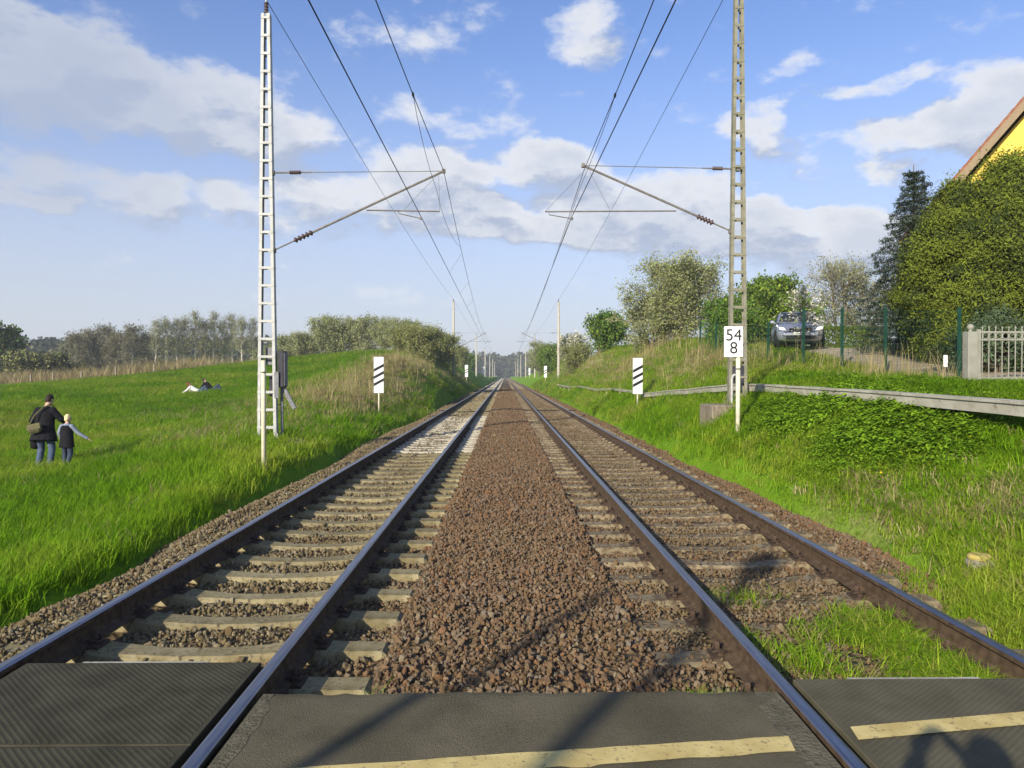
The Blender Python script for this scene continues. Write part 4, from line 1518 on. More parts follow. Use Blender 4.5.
# ------------------------------------------------------------------ house
def house():
    y0, y1 = 0.0, 9.5
    hw = 4.7
    xe, xr = -hw, 0.0
    g = 2.6
    ze, zr = 6.46, 12.1
    xw = hw
    t = thing('house', (18.85, 24.3, g), 'yellow rendered gabled house behind the conifers at the right edge', 'house', rz=R(-36))
    org = Vector((0, 0, g))
    o = lambda x, y, z: (x - org.x, y - org.y, z - org.z)
    mb = MB()
    prof = [(xe + .35 - xr, -.4), (xw - .35 - xr, -.4), (xw - .35 - xr, ze + .25 - g), (0, zr - .18 - g), (xe + .35 - xr, ze + .25 - g)]
    mb.prism(prof, 'y', 0, y1 - y0)
    mb.build('wall', 'house_yellow', t)
    sl = Vector((xr - xe, 0, zr - ze))
    for s in (-1, 1):
        # roof slope with thickness, overhanging the gable
        a = Vector((s * (xr - xe + .0), 0, ze - g))
        b = Vector((0, 0, zr - g))
        nrm = Vector((s * sl.z, 0, sl.x)).normalized()
        q = [a, b, b + Vector((0, 0, .20 / (sl.x / sl.length))), a + nrm * .20]
        mb = MB()
        mb.prism([(p.x, p.z) for p in q], 'y', -.45, y1 - y0 + .45)
        roof = mb.build('roof', 'roof_tile', t)
        # verge board along the gable edge
        mb = MB()
        q = [a + nrm * -.10, b + Vector((0, 0, -.16)), b + Vector((0, 0, .20)), a + nrm * .13]
        mb.prism([(p.x, p.z) for p in q], 'y', -.50, -.452)
        mb.build('verge_board', 'verge_wood', roof)
        # rows of tiles
        L = sl.length
        nrow = 20
        for k in range(nrow):
            u = (k + .5) / nrow
            c = a + (b - a) * u + nrm * .215
            m = MB()
            m.box((c.x, (y1 - y0) / 2, c.z), (L / nrow * 1.08, y1 - y0 + .86, .03), rot=(0, math.atan2(sl.z, sl.x) * s + 0.05 * s, 0))
            m.build('tile_course', 'roof_tile', roof)
    MB().box((0.9, 4.5, zr - g + .1), (.6, .6, 1.6), bevel=.02).build('chimney', 'roof_tile', t)
    for wx, wz in ((-1.6, 4.4), (1.6, 4.4), (0, 7.6), (-2.2, 1.7), (2.2, 1.7)):
        f = MB()
        w, h = (1.1, 1.3) if wz != 7.6 else (.8, .9)
        for s in (-1, 1):
            f.box((wx + s * (w / 2 - .035), -.02, wz), (.07, .08, h))
            f.box((wx, -.02, wz + s * (h / 2 - .035)), (w - .14, .076, .07))
        f.box((wx, -.02, wz), (.06, .07, h - .14))
        fo = f.build('window', 'window_frame', t)
        MB().box((wx, -.008, wz), (w - .1, .03, h - .1)).build('pane', 'glass_dark', fo)
        MB().box((wx, -.07, wz - h / 2 - .03), (w + .1, .18, .05)).build('sill', 'window_frame', fo)
house()

# ------------------------------------------------------------------ parked car
def car():
    x, y = 11.75, 29.0
    g = gh(x, y) + 0.02
    t = thing('parked_car', (x, y, g), 'silver grey hatchback parked facing the tracks on the drive', 'car', rz=R(-17))
    # front of the car looks along -Y; loft of rounded sections
    sec = [  # y, half width, z bottom, z belt(top), crown
        (-1.98, .56, .34, .58, .02), (-1.93, .70, .26, .66, .03), (-1.80, .80, .22, .74, .04), (-1.50, .845, .20, .83, .06), (-1.05, .86, .20, .92, .07), (-.75, .865, .20, .96, .05),
        (0, .87, .20, .99, .02), (.9, .87, .20, 1.0, .02), (1.55, .855, .21, 1.0, .03), (1.85, .82, .26, .96, .03), (1.98, .72, .34, .86, .02)]
    mb = MB()
    K = 12
    vs = []
    for yy, w, zb, zt, cr in sec:
        h = zt - zb
        ring = [(-w * .86, zb), (-w * .97, zb + h * .18), (-w, zb + h * .5), (-w * .985, zb + h * .8), (-w * .9, zt - .015), (-w * .55, zt + cr * .7), (0, zt + cr)]
        ring = ring + [(-a, b) for a, b in reversed(ring[:-1])]
        ring = ring[:13]
        vs += [(a, yy, b) for a, b in ring]
    n = 13
    fs = []
    for i in range(len(sec) - 1):
        for k in range(n):
            j = (k + 1) % n
            fs.append((i * n + k, i * n + j, (i + 1) * n + j, (i + 1) * n + k))
    fs.append(tuple(range(n)))
    fs.append(tuple(reversed(range((len(sec) - 1) * n, len(sec) * n))))
    mb.add(vs, [tuple(reversed(f)) for f in fs])
    body = mb.build('body', 'car_paint', t, smooth=True)
    # cabin
    cs = [(-.98, .74, .95, .97), (-.25, .66, .98, 1.43), (.15, .645, .98, 1.475), (.9, .64, .98, 1.46), (1.45, .62, .98, 1.36), (1.88, .66, .95, 1.0)]
    mb = MB()
    vs = []
    for yy, wt, zb, zt in cs:
        wb = .80
        vs += [(-wb, yy, zb), (-(wb * .25 + wt * .75), yy, zb + (zt - zb) * .72), (-wt * .9, yy, zt - .012), (0, yy, zt + .02), (wt * .9, yy, zt - .012), ((wb * .25 + wt * .75), yy, zb + (zt - zb) * .72), (wb, yy, zb)]
    n = 7
    fs = [(i * n + k, i * n + k + 1, (i + 1) * n + k + 1, (i + 1) * n + k) for i in range(len(cs) - 1) for k in range(n - 1)]
    mb.add(vs, fs)
    mb.build('cabin', 'car_paint', t, smooth=True)
    def panel(name, pts, mat, par, off):
        a, b, c = Vector(pts[0]), Vector(pts[1]), Vector(pts[2])
        nn = (b - a).cross(c - a).normalized()
        m = MB()
        k = len(pts)
        v1 = [Vector(p) + nn * off for p in pts]
        v2 = [Vector(p) - nn * .01 for p in pts]
        m.add(v1 + v2, [tuple(range(k))] + [(i, k + i, k + (i + 1) % k, (i + 1) % k) for i in range(k)])
        return m.build(name, mat, par)
    panel('windscreen', [(-.70, -.90, 1.005), (.70, -.90, 1.005), (.575, -.31, 1.40), (-.575, -.31, 1.40)], 'glass_dark', t, .022)
    for s in (-1, 1):
        q = [(s * .785, -.72, 1.03), (s * .785, .62, 1.04), (s * .665, .55, 1.38), (s * .675, -.18, 1.37)]
        q = q if s > 0 else list(reversed(q))
        panel('side_window', q, 'glass_dark', t, .03)
        q = [(s * .785, .68, 1.04), (s * .775, 1.5, 1.05), (s * .65, 1.3, 1.34), (s * .665, .61, 1.38)]
        q = q if s > 0 else list(reversed(q))
        panel('side_window', q, 'glass_dark', t, .03)
        # headlight
        m = MB()
        m.prism([(s * .50, .60), (s * .76, .64), (s * .79, .76), (s * .60, .73)] if s > 0 else [(s * .60, .73), (s * .79, .76), (s * .76, .64), (s * .50, .60)], 'y', -1.955, -1.72)
        m.build('headlight', 'lamp_glass', t)
        m = MB()
        m.box((s * .93, -.62, 1.03), (.17, .10, .13), bevel=.03)
        m.box((s * .855, -.62, .99), (.06, .05, .05))
        m.build('wing_mirror', 'car_paint', t)
        for yy in (-1.25, 1.30):
            w = MB()
            w.lathe([(.22, -.10), (.29, -.10), (.312, -.06), (.312, .06), (.29, .10), (.22, .10)], 24, (s * .80, yy, .31), axis='x')
            wo = w.build('wheel', 'tyre', t)
            m = MB()
            m.lathe([(.20, -.085), (.215, 0), (.20, .085), (.05, .095)], 16, (s * .815, yy, .31), axis='x')
            m.build('rim', 'chrome', wo)
            m = MB()
            m.lathe([(.35, -.012), (.35, .012)], 24, (s * .866, yy, .33), axis='x')
            m.build('wheel_arch', 'car_black', t)
    MB().box((0, -1.955, .66), (.82, .06, .075), bevel=.01).build('grille', 'car_black', t)
    MB().box((0, -1.985, .68), (.12, .03, .05), bevel=.01).build('badge', 'chrome', t)
    MB().box((0, -1.96, .47), (1.30, .12, .15), bevel=.04).build('bumper', 'car_paint', t)
    MB().box((0, -1.95, .33), (1.0, .08, .10), bevel=.01).build('air_intake', 'car_black', t)
    MB().box((0, -2.025, .49), (.52, .012, .11)).build('number_plate', 'plate_white', t)
    m = MB()
    m.tube([(-.45, -.97, 1.03), (.15, -.90, 1.055)], .012, 5)
    m.build('wiper', 'car_black', t)
car()

# ------------------------------------------------------------------ people
def lerp(a, b, t):
    return Vector(a) + (Vector(b) - Vector(a)) * t

class Flesh(MB):
    """overlapping rounded volumes that are fused into one continuous skin"""
    def ball(self, c, rx, ry, rz, ax=None):
        ax = ax or (Vector((1, 0, 0)), Vector((0, 1, 0)), Vector((0, 0, 1)))
        n, m = 12, 8
        vs, fs = [], []
        for i in range(m + 1):
            th = math.pi * i / m
            for k in range(n):
                ph = 2 * math.pi * k / n
                s = max(math.sin(th), .02)
                vs.append(Vector(c) + ax[0] * rx * s * math.cos(ph) + ax[1] * ry * s * math.sin(ph) + ax[2] * rz * math.cos(th))
        for i in range(m):
            for k in range(n):
                j = (k + 1) % n
                fs.append((i * n + k, (i + 1) * n + k, (i + 1) * n + j, i * n + j))
        fs += [tuple(range(n)), tuple(reversed(range(m * n, (m + 1) * n)))]
        return self.add(vs, fs)
    def limb(self, pts, rad):
        self.tube(pts, list(rad), 10)
        for p, r in zip(pts, rad):
            self.ball(p, r, r, r)
        return self
    def loft(self, rings, side, n=16):
        """rings: (centre, half width, half depth)"""
        vs, fs = [], []
        for i, (c, w, d) in enumerate(rings):
            a, b = rings[max(i - 1, 0)][0], rings[min(i + 1, len(rings) - 1)][0]
            ax = (Vector(b) - Vector(a)).normalized()
            s = (side - ax * side.dot(ax)).normalized()
            f = ax.cross(s)
            for k in range(n):
                t = 2 * math.pi * k / n
                vs.append(Vector(c) + s * math.cos(t) * w + f * math.sin(t) * d)
        for i in range(len(rings) - 1):
            for k in range(n):
                j = (k + 1) % n
                fs.append((i * n + k, i * n + j, (i + 1) * n + j, (i + 1) * n + k))
        fs += [tuple(reversed(range(n))), tuple(range((len(rings) - 1) * n, len(rings) * n))]
        return self.add(vs, fs)
    def fuse(self, name, mat, voxel):
        me = self.mesh(name, mat)
        o = bpy.data.objects.new(name, me)
        COL.objects.link(o)
        m = o.modifiers.new('fuse', 'REMESH')
        m.mode = 'VOXEL'
        m.voxel_size = voxel
        m.use_smooth_shade = True
        s = o.modifiers.new('smooth', 'SMOOTH')
        s.factor = .5
        s.iterations = 2
        bpy.context.view_layer.update()
        out = bpy.data.meshes.new_from_object(o.evaluated_get(bpy.context.evaluated_depsgraph_get()))
        bpy.data.objects.remove(o)
        out.name = name
        return out

def person(loc, rz, label, J, top, bottom, hair, top_len=0.0, S=1.0, shoe='shoe', long_hair=False, bulk=1.0, vox=.011):
    """J: joint positions in the figure's own frame; the figure faces +Y, its right is +X"""
    t = thing('person', loc, label, 'person', rz=rz)
    J = {k: Vector(v) * (S if k != 'face' else 1) for k, v in J.items()}
    side = (J['shr'] - J['shl']).normalized()
    up = (J['head'] - J['neck']).normalized()
    fw = J['face'] - up * J['face'].dot(up)
    fw.normalize()
    sd = fw.cross(up).normalized()
    B = Flesh()
    spine = [(J['pelvis'] - (J['chest'] - J['pelvis']) * .22, .14, .10), (J['pelvis'], .165, .115), (lerp(J['pelvis'], J['chest'], .5), .145, .10), (J['chest'], .17, .115), (lerp(J['chest'], J['neck'], .65), .12, .085), (J['neck'], .06, .06)]
    B.loft([(c, w * S, d * S) for c, w, d in spine], side)
    B.limb([J['neck'] - up * .03 * S, lerp(J['neck'], J['head'], .6)], (.060 * S, .055 * S))
    B.ball(J['head'] + up * .02 * S, .076 * S, .096 * S, .112 * S, (sd, fw, up))
    B.ball(J['head'] + fw * .030 * S - up * .055 * S, .058 * S, .062 * S, .06 * S, (sd, fw, up))
    B.ball(J['head'] + fw * .100 * S - up * .018 * S, .015 * S, .022 * S, .028 * S, (sd, fw, up))
    for s in (-1, 1):
        B.ball(J['head'] + sd * s * .078 * S - up * .012 * S, .012 * S, .022 * S, .032 * S, (sd, fw, up))
    for q in 'lr':
        B.limb([J['sh' + q], J['el' + q], J['wr' + q]], (.058 * S, .042 * S, .029 * S))
        d = (J['wr' + q] - J['el' + q]).normalized()
        sv = d.cross(up)
        sv = sv.normalized() if sv.length > .05 else Vector((0, 1, 0))
        nv = sv.cross(d).normalized()
        palm = J['wr' + q] + d * .055 * S
        B.ball(palm, .040 * S, .050 * S, .017 * S, (sv, d, nv))
        for off, ln in ((-.031, .062), (-.011, .078), (.011, .074), (.031, .056)):
            b0 = palm + sv * off * S + d * .035 * S
            b1 = b0 + d * ln * .55 * S - nv * .006 * S
            B.limb([b0, b1, b1 + (d * .8 - nv * .6) * ln * .45 * S], (.0105 * S, .0095 * S, .008 * S))
        tb = J['wr' + q] + d * .025 * S - sv * .028 * S
        B.limb([tb, tb + (d * .75 - sv * .65) * .038 * S, tb + (d * .95 - sv * .45) * .065 * S], (.014 * S, .012 * S, .009 * S))
        B.limb([J['hip' + q], J['kn' + q], lerp(J['kn' + q], J['an' + q], .3), J['an' + q], J['to' + q]], (.088 * S, .058 * S, .055 * S, .038 * S, .034 * S))
    link('body', B.fuse('body', 'skin', vox * S), t)
    # coat or shirt: torso with hem, two sleeves
    C = Flesh()
    ax = (J['chest'] - J['pelvis']).normalized()
    hem = J['pelvis'] - ax * (.06 + top_len) * S
    k = bulk
    flare = .02 + .25 * top_len
    C.loft([(hem, (.185 + flare) * S * k, (.135 + flare) * S * k), (J['pelvis'] + ax * .04 * S, .185 * S * k, .140 * S * k), (lerp(J['pelvis'], J['chest'], .55), .175 * S * k, .13 * S * k), (J['chest'], .195 * S * k, .14 * S * k),
            (lerp(J['chest'], J['neck'], .55), .165 * S * k, .115 * S * k), (lerp(J['chest'], J['neck'], .92), .078 * S, .076 * S)], side)
    for q in 'lr':
        C.limb([J['sh' + q], J['el' + q], lerp(J['el' + q], J['wr' + q], .93)], (.074 * S * k, .060 * S * k, .048 * S * k))
    link('jacket', C.fuse('jacket', top, .014 * S), t)
    T = Flesh()
    T.loft([(J['pelvis'] - ax * .09 * S, .15 * S, .115 * S), (J['pelvis'], .172 * S, .125 * S), (J['pelvis'] + ax * .10 * S, .155 * S, .112 * S)], side)
    for q in 'lr':
        T.limb([J['hip' + q], J['kn' + q], lerp(J['kn' + q], J['an' + q], .55), lerp(J['kn' + q], J['an' + q], .95)], (.105 * S, .080 * S, .074 * S, .072 * S))
    link('trousers', T.fuse('trousers', bottom, .014 * S), t)
    for q in 'lr':
        F = Flesh()
        d = (J['to' + q] - J['an' + q])
        d.z = min(d.z, 0) * .3
        d = d.normalized() if d.length > .01 else Vector((0, 1, 0))
        h = J['an' + q] - Vector((0, 0, .035 * S))
        F.limb([J['an' + q], h - d * .03 * S], (.05 * S, .042 * S))
        F.limb([h, h + d * .10 * S, h + d * .17 * S], (.046 * S, .043 * S, .034 * S))
        link('shoe', F.fuse('shoe', shoe, .012 * S), t)
    Hh = Flesh()
    Hh.ball(J['head'] + up * .038 * S - fw * .016 * S, .088 * S, .100 * S, .108 * S, (sd, fw, up))
    Hh.ball(J['head'] - up * .03 * S - fw * .045 * S, .078 * S, .062 * S, .075 * S, (sd, fw, up))
    if long_hair:
        Hh.ball(J['head'] - up * .13 * S - fw * .07 * S, .08 * S, .045 * S, .12 * S, (sd, fw, up))
    link('hair', Hh.fuse('hair', hair, .011 * S), t)
    mb = Flesh()
    for s in (-1, 1):
        mb.ball(J['head'] + fw * .090 * S + sd * s * .032 * S + up * .012 * S, .013 * S, .008 * S, .007 * S, (sd, fw, up))
    mb.ball(J['head'] + fw * .090 * S - up * .062 * S, .022 * S, .006 * S, .005 * S, (sd, fw, up))
    mb.build('eyes_and_mouth', 'hair_dark', t)
    return t, J

def standing(armL, armR, legs=None, lean=0.0, face=(0, 1, 0)):
    """front is +Y; right hand side is +X"""
    d = dict(pelvis=(0, 0, .95), chest=(0, .06 * lean, 1.30), neck=(0, .03 + .10 * lean, 1.50), head=(0, .06 + .17 * lean, 1.645), face=face,
             shl=(-.165, .05 * lean, 1.395), shr=(.165, .05 * lean, 1.395), hipl=(-.10, 0, .90), hipr=(.10, 0, .90))
    d['ell'], d['wrl'] = armL
    d['elr'], d['wrr'] = armR
    lg = legs or dict(knl=(-.11, .03, .49), anl=(-.12, -.02, .09), tol=(-.14, .11, .045), knr=(.11, .03, .49), anr=(.12, -.02, .09), tor=(.14, .11, .045))
    d.update(lg)
    return d

# adult in dark coat walking away with a child
px, py = PX(47, 468, 17.3).x, 17.3
gz = gh(px, py)
JA = standing(((-.27, -.02, 1.16), (-.22, .12, .95)), ((.33, .10, 1.18), (.40, .30, 1.05)), lean=1.0, face=(.25, .8, -.35),
              legs=dict(knl=(-.13, .10, .49), anl=(-.15, .02, .09), tol=(-.17, .15, .05), knr=(.15, .04, .49), anr=(.17, -.10, .09), tor=(.19, .03, .05)))
adult, JJ = person((px, py, gz), R(4), 'adult in black coat and jeans leaning towards the blond child on the meadow', JA, 'coat_black', 'jeans', 'hair_dark', top_len=.22, bulk=1.2)
# white collar
# shoulder bag on the back
t = thing('shoulder_bag', (px, py, gz), 'olive canvas shoulder bag slung on the back of the adult in black', 'bag', rz=R(4))
bag = MB()
bag.box((-.06, -.285, .99), (.30, .12, .23), rot=(R(-8), R(-14), R(6)), bevel=.05)
bg = bag.build('bag_body', 'canvas_olive', t)
MB().box((-.055, -.352, 1.03), (.29, .02, .14), rot=(R(-8), R(-14), R(6)), bevel=.006).build('flap', 'canvas_olive', bg)
MB().tube([(-.20, -.25, 1.08), (-.12, -.20, 1.28), (.02, -.10, 1.47), (.12, .05, 1.545), (.15, .20, 1.44), (.10, .24, 1.25), (.0, .24, 1.12)], .016, 6).build('strap', 'canvas_olive', t)
# dark jacket hanging from the hand
hang = MB()
hang.tube([(-.22, .12, .98), (-.25, .12, .86), (-.27, .10, .70), (-.25, .08, .50), (-.25, .07, .47)], [.03, .08, .12, .10, .04], 8)
o = hang.build('carried_jacket', 'coat_black', loc=(px, py, gz), smooth=True)
o.rotation_euler = (0, 0, R(4))
tag(o, 'dark jacket hanging from the left hand of the adult in black', 'jacket')
# child
cx, cy = PX(69, 467, 16.9).x, 16.9
JC = standing(((-.28, .02, 1.18), (-.27, .12, .95)), ((.34, .10, 1.16), (.56, .22, .98)), face=(.3, .9, -.1),
              legs=dict(knl=(-.11, .06, .49), anl=(-.12, .02, .09), tol=(-.13, .15, .05), knr=(.12, .0, .50), anr=(.16, -.20, .13), tor=(.18, -.08, .05)))
child, _ = person((cx, cy, gh(cx, cy)), R(-5), 'blond child in pale blue top beside the adult in black', JC, 'shirt_blue', 'jeans_dark', 'hair_blond', S=.72)
# dark sleeveless vest over the child's shirt
V = Flesh()
V.loft([((0, 0, .51), .18, .137), ((0, 0, .65), .158, .125), ((0, .0, .81), .147, .115), ((0, .01, .96), .153, .115), ((0, .01, 1.03), .11, .088)], Vector((1, 0, 0)))
link('vest', V.fuse('vest', 'coat_black', .012), child)

# two people lying on the meadow
def lying(x, y, rz, label, top, bottom, hair, up=.0):
    g = gh(x, y)
    J = dict(pelvis=(0, 0, .13), chest=(-.30, .02, .25 + up), neck=(-.46, .03, .40 + up), head=(-.54, .05, .52 + up), face=(.6, .5, .1),
             shl=(-.42, .18, .33 + up), shr=(-.42, -.14, .33 + up), ell=(-.55, .28, .16), wrl=(-.38, .36, .06), elr=(-.60, -.22, .18), wrr=(-.78, -.30, .05),
             hipl=(.05, .10, .13), hipr=(.05, -.08, .13), knl=(.38, .12, .42), anl=(.62, .12, .10), tol=(.74, .12, .07), knr=(.46, -.08, .20), anr=(.86, -.10, .09), tor=(.96, -.10, .14))
    return person((x, y, g), rz, label, J, top, bottom, hair, long_hair=True)
lx, ly = PX(199, 396, 44).x, 44.0
lying(lx, ly, R(5), 'person in white top propped on an elbow lying in the meadow', 'shirt_white', 'jeans', 'hair_red', .05)
lying(lx + .62, ly + .55, R(-12), 'person in dark clothes lying behind the one in white on the meadow', 'coat_black', 'jeans_dark', 'hair_dark', .18)

# the photographer, standing behind the lens; only the shadow reaches the picture
JP = standing(((-.38, .18, 1.33), (-.10, .40, 1.56)), ((.34, .16, 1.28), (.10, .40, 1.56)), face=(0, 1, 0))
JP['head'] = (0, .06, 1.66)
person((-.03, -.60, -.01), 0, 'photographer in dark coat with both arms raised, standing on the crossing', JP, 'coat_black', 'jeans', 'hair_dark', top_len=.1, bulk=.9)

# raised crossing barrier and lamp post beside the road, left of and behind the camera: their shadows fall on the crossing
def barrier():
    x, y = -5.55, -5.35
    t = thing('crossing_barrier', (x, y, -.1), 'raised red and white barrier boom beside the road', 'barrier')
    MB().box((0, 0, .55), (.42, .5, 1.1), bevel=.03).build('housing', 'box_grey', t)
    for k in range(10):
        a, b = 1.0 + k * .42, 1.0 + (k + 1) * .42
        MB().tube([(.0, .3, a), (.0, .3, b)], .072 - .003 * k, 8).build('boom_section', 'sign_white' if k % 2 else 'barrier_red', t)
    MB().box((0, .3, .72), (.12, .06, .7)).build('boom_holder', 'box_grey', t)
barrier()
def lamp():
    x, y = -5.65, -6.95
    t = thing('lamp_post', (x, y, -.1), 'grey street lamp post beside the road', 'lamp post')
    MB().lathe([(.08, 0), (.08, 1), (.07, 1.05), (.055, 6.4)], 10).build('pole', 'galvanised', t, smooth=True)
    MB().lathe([(.05, 6.35), (.16, 6.42), (.19, 6.62), (.10, 6.75), (.01, 6.78)], 12).build('lantern', 'box_grey', t, smooth=True)
lamp()

# ------------------------------------------------------------------ trees
def tri_tubes(segs, n=3):
    """segs: arrays (A, B, ra, rb) -> verts, quads"""
    A, B, ra, rb = segs
    d = B - A
    L = np.linalg.norm(d, axis=1, keepdims=True)
    d = d / np.maximum(L, 1e-6)
    ref = np.where(np.abs(d[:, 2:3]) < .9, np.array([[0, 0, 1.0]]), np.array([[1.0, 0, 0]]))
    u = np.cross(d, ref)
    u /= np.linalg.norm(u, axis=1, keepdims=True)
    w = np.cross(d, u)
    V, m = [], len(A)
    for P, r in ((A, ra), (B, rb)):
        for k in range(n):
            a = 2 * math.pi * k / n
            V.append(P + (u * math.cos(a) + w * math.sin(a)) * r[:, None])
    V = np.stack(V, 1).reshape(-1, 3)
    base = np.arange(m)[:, None] * 2 * n
    F = np.concatenate([base + np.array([[k, (k + 1) % n, n + (k + 1) % n, n + k]]) for k in range(n)], 0)
    return V, F

def leaf_quads(P, size, rng, flat=0.0, stretch=1.6, normal=None):
    n = len(P)
    a = rng.normal(size=(n, 3))
    a /= np.linalg.norm(a, axis=1, keepdims=True)
    b = rng.normal(size=(n, 3))
    if normal is not None:
        a = a - normal * (a * normal).sum(1, keepdims=True) * flat
        a /= np.linalg.norm(a, axis=1, keepdims=True)
        b = np.cross(normal, a) + b * .35
    b -= a * (a * b).sum(1, keepdims=True)
    b /= np.linalg.norm(b, axis=1, keepdims=True)
    s = (size * rng.uniform(.6, 1.35, n))[:, None]
    V = np.stack([P - a * s * stretch * .5, P + b * s * .5, P + a * s * stretch * .5, P - b * s * .5], 1).reshape(-1, 3)
    F = np.arange(n * 4).reshape(n, 4)
    return V, F

def gen_tree(seed, H, R0, base=.25, trunk_r=.12, stems=1, n1=14, n2=6, n3=5, leaf_n=6, leaf_size=.12, up=.55, profile='round', twig=.5, twig_r=.008, spread_leaf=.18, wob=.04, trunk_top=.8):
    rng = np.random.default_rng(seed)
    T, S2 = [], []          # thick segments, thin segments
    tips = []
    def seg(lst, a, b, ra, rb):
        lst.append((a, b, ra, rb))
    for st in range(stems):
        ang = 6.283 * (st + rng.uniform(0, .6)) / max(stems, 1)
        lean = 0 if stems == 1 else rng.uniform(.25, .62)
        top = np.array([math.cos(ang) * lean * R0, math.sin(ang) * lean * R0, H * trunk_top * rng.uniform(.85, 1.0)])
        b0 = np.array([math.cos(ang), math.sin(ang), 0]) * (0 if stems == 1 else .12)
        m = 7
        pts = [b0 + (top - b0) * np.array([(i / m) ** 1.25, (i / m) ** 1.25, i / m]) + (rng.normal(size=3) * wob * H * .25 if 0 < i else 0) * np.array([1, 1, .2]) for i in range(m + 1)]
        pts[0] = pts[0] - np.array([0, 0, .3])
        tr = trunk_r / math.sqrt(stems)
        for i in range(m):
            seg(T, pts[i], pts[i + 1], tr * (1 - .85 * i / m) + .006, tr * (1 - .85 * (i + 1) / m) + .006)
        k1 = max(3, n1 // stems)
        for j in range(k1):
            tt = base + (1 - base) * (j + rng.uniform(.1, .9)) / k1
            f = tt * m
            i = min(int(f), m - 1)
            p0 = pts[i] + (pts[i + 1] - pts[i]) * (f - i)
            q = (tt - base) / (1 - base)
            if profile == 'round':
                ln = R0 * (math.sin(math.pi * (.15 + .80 * q)) ** .6)
            elif profile == 'slim':
                ln = R0 * (.55 + .45 * math.sin(math.pi * q))
            else:
                ln = R0 * (1.05 - q)
            ln *= rng.uniform(.75, 1.15) * (1 if stems == 1 else .75)
            az = j * 2.4 + rng.uniform(-.5, .5) + st
            ev = up * (.6 + .7 * q) + rng.uniform(-.2, .2)
            d = np.array([math.cos(az) * math.cos(ev), math.sin(az) * math.cos(ev), math.sin(ev)])
            p1 = p0 + d * ln * .5 + rng.normal(size=3) * .05 * ln
            p2 = p1 + (d + np.array([0, 0, .15]) + rng.normal(size=3) * .18) * ln * .5
            rb = tr * (1 - .8 * tt) * .45 + .006
            seg(T, p0, p1, rb, rb * .65)
            seg(T, p1, p2, rb * .65, .006)
            for a in range(n2):
                u = .25 + .75 * (a + rng.uniform()) / n2
                c0 = p0 + (p1 - p0) * u * 2 if u < .5 else p1 + (p2 - p1) * (u * 2 - 1)
                d2 = d * .5 + rng.normal(size=3) * .65 + np.array([0, 0, .25])
                d2 /= np.linalg.norm(d2)
                l2 = ln * .42 * rng.uniform(.6, 1.2)
                c1 = c0 + d2 * l2
                seg(S2, c0, c1, twig_r * 1.6, twig_r)
                for b in range(n3):
                    w = .3 + .7 * (b + rng.uniform()) / n3
                    e0 = c0 + (c1 - c0) * w
                    d3 = d2 * .5 + rng.normal(size=3) * .6 + np.array([0, 0, .2])
                    d3 /= np.linalg.norm(d3)
                    e1 = e0 + d3 * twig * rng.uniform(.5, 1.2)
                    seg(S2, e0, e1, twig_r, twig_r * .45)
                    for c in range(leaf_n):
                        tips.append(e0 + (e1 - e0) * rng.uniform(.2, 1.1) + rng.normal(size=3) * spread_leaf)
    arr = lambda L: tuple(np.array([s[k] for s in L], dtype=float) for k in range(4))
    tv, tf = tri_tubes(arr(T), 6)
    sv, sf = tri_tubes(arr(S2), 3)
    if tips:
        lv, lf = leaf_quads(np.array(tips), leaf_size, rng)
    else:
        lv, lf = np.zeros((0, 3)), np.zeros((0, 4), dtype=int)
    return tv, tf, sv, sf, lv, lf

TREE_ME = {}
def tree_meshes(key, bark='bark', twigmat='twig_grey', leafmat='leaf_spring', leafmat2=None, mixp=.3, **kw):
    tv, tf, sv, sf, lv, lf = gen_tree(**kw)
    trunk = fast_mesh('trunk', tv, tf, bark, smooth=True)
    V = np.concatenate([sv, lv])
    F = np.concatenate([sf, lf + len(sv)])
    rng = np.random.default_rng(kw['seed'])
    mi = np.concatenate([np.zeros(len(sf), int), np.where(rng.uniform(size=len(lf)) < mixp, 2 if leafmat2 else 1, 1)])
    crown = fast_mesh('crown', V, F, [twigmat, leafmat] + ([leafmat2] if leafmat2 else []), mi=mi)
    TREE_ME[key] = (trunk, crown)

def plant(key, name, x, y, label, cat='tree', group=None, s=1.0, sz=None, rz=0.0, sink=0.0):
    t = thing(name, (x, y, gh(x, y) - sink), label, cat, group, rz)
    t.scale = (s, s, sz if sz else s)
    tr, cr = TREE_ME[key]
    link('trunk', tr, t)
    link('crown', cr, t)
    return t

tree_meshes('blossom1', leafmat='leaf_blossom', leafmat2='leaf_spring', mixp=.62, seed=11, H=5.2, R0=2.7, base=.06, trunk_r=.16, stems=6, n1=60, n2=9, n3=6, leaf_n=9, leaf_size=.07, twig=.55, twig_r=.007, up=.6)
tree_meshes('bloss_a', leafmat='leaf_blossom', leafmat2='leaf_spring', mixp=.55, seed=21, H=5.5, R0=3.0, base=.10, trunk_r=.16, stems=4, n1=32, n2=7, n3=5, leaf_n=9, leaf_size=.115, twig=.8, twig_r=.014, up=.5)
tree_meshes('bloss_b', leafmat='leaf_spring', leafmat2='leaf_blossom', mixp=.4, seed=22, H=6.4, R0=2.6, base=.15, trunk_r=.17, stems=3, n1=32, n2=7, n3=5, leaf_n=9, leaf_size=.115, twig=.8, twig_r=.014, up=.7)
tree_meshes('bush_olive', leafmat='leaf_olive', leafmat2='leaf_spring', mixp=.4, seed=23, H=3.4, R0=2.4, base=.06, trunk_r=.12, stems=6, n1=36, n2=7, n3=5, leaf_n=9, leaf_size=.10, twig=.6, twig_r=.010, up=.5)
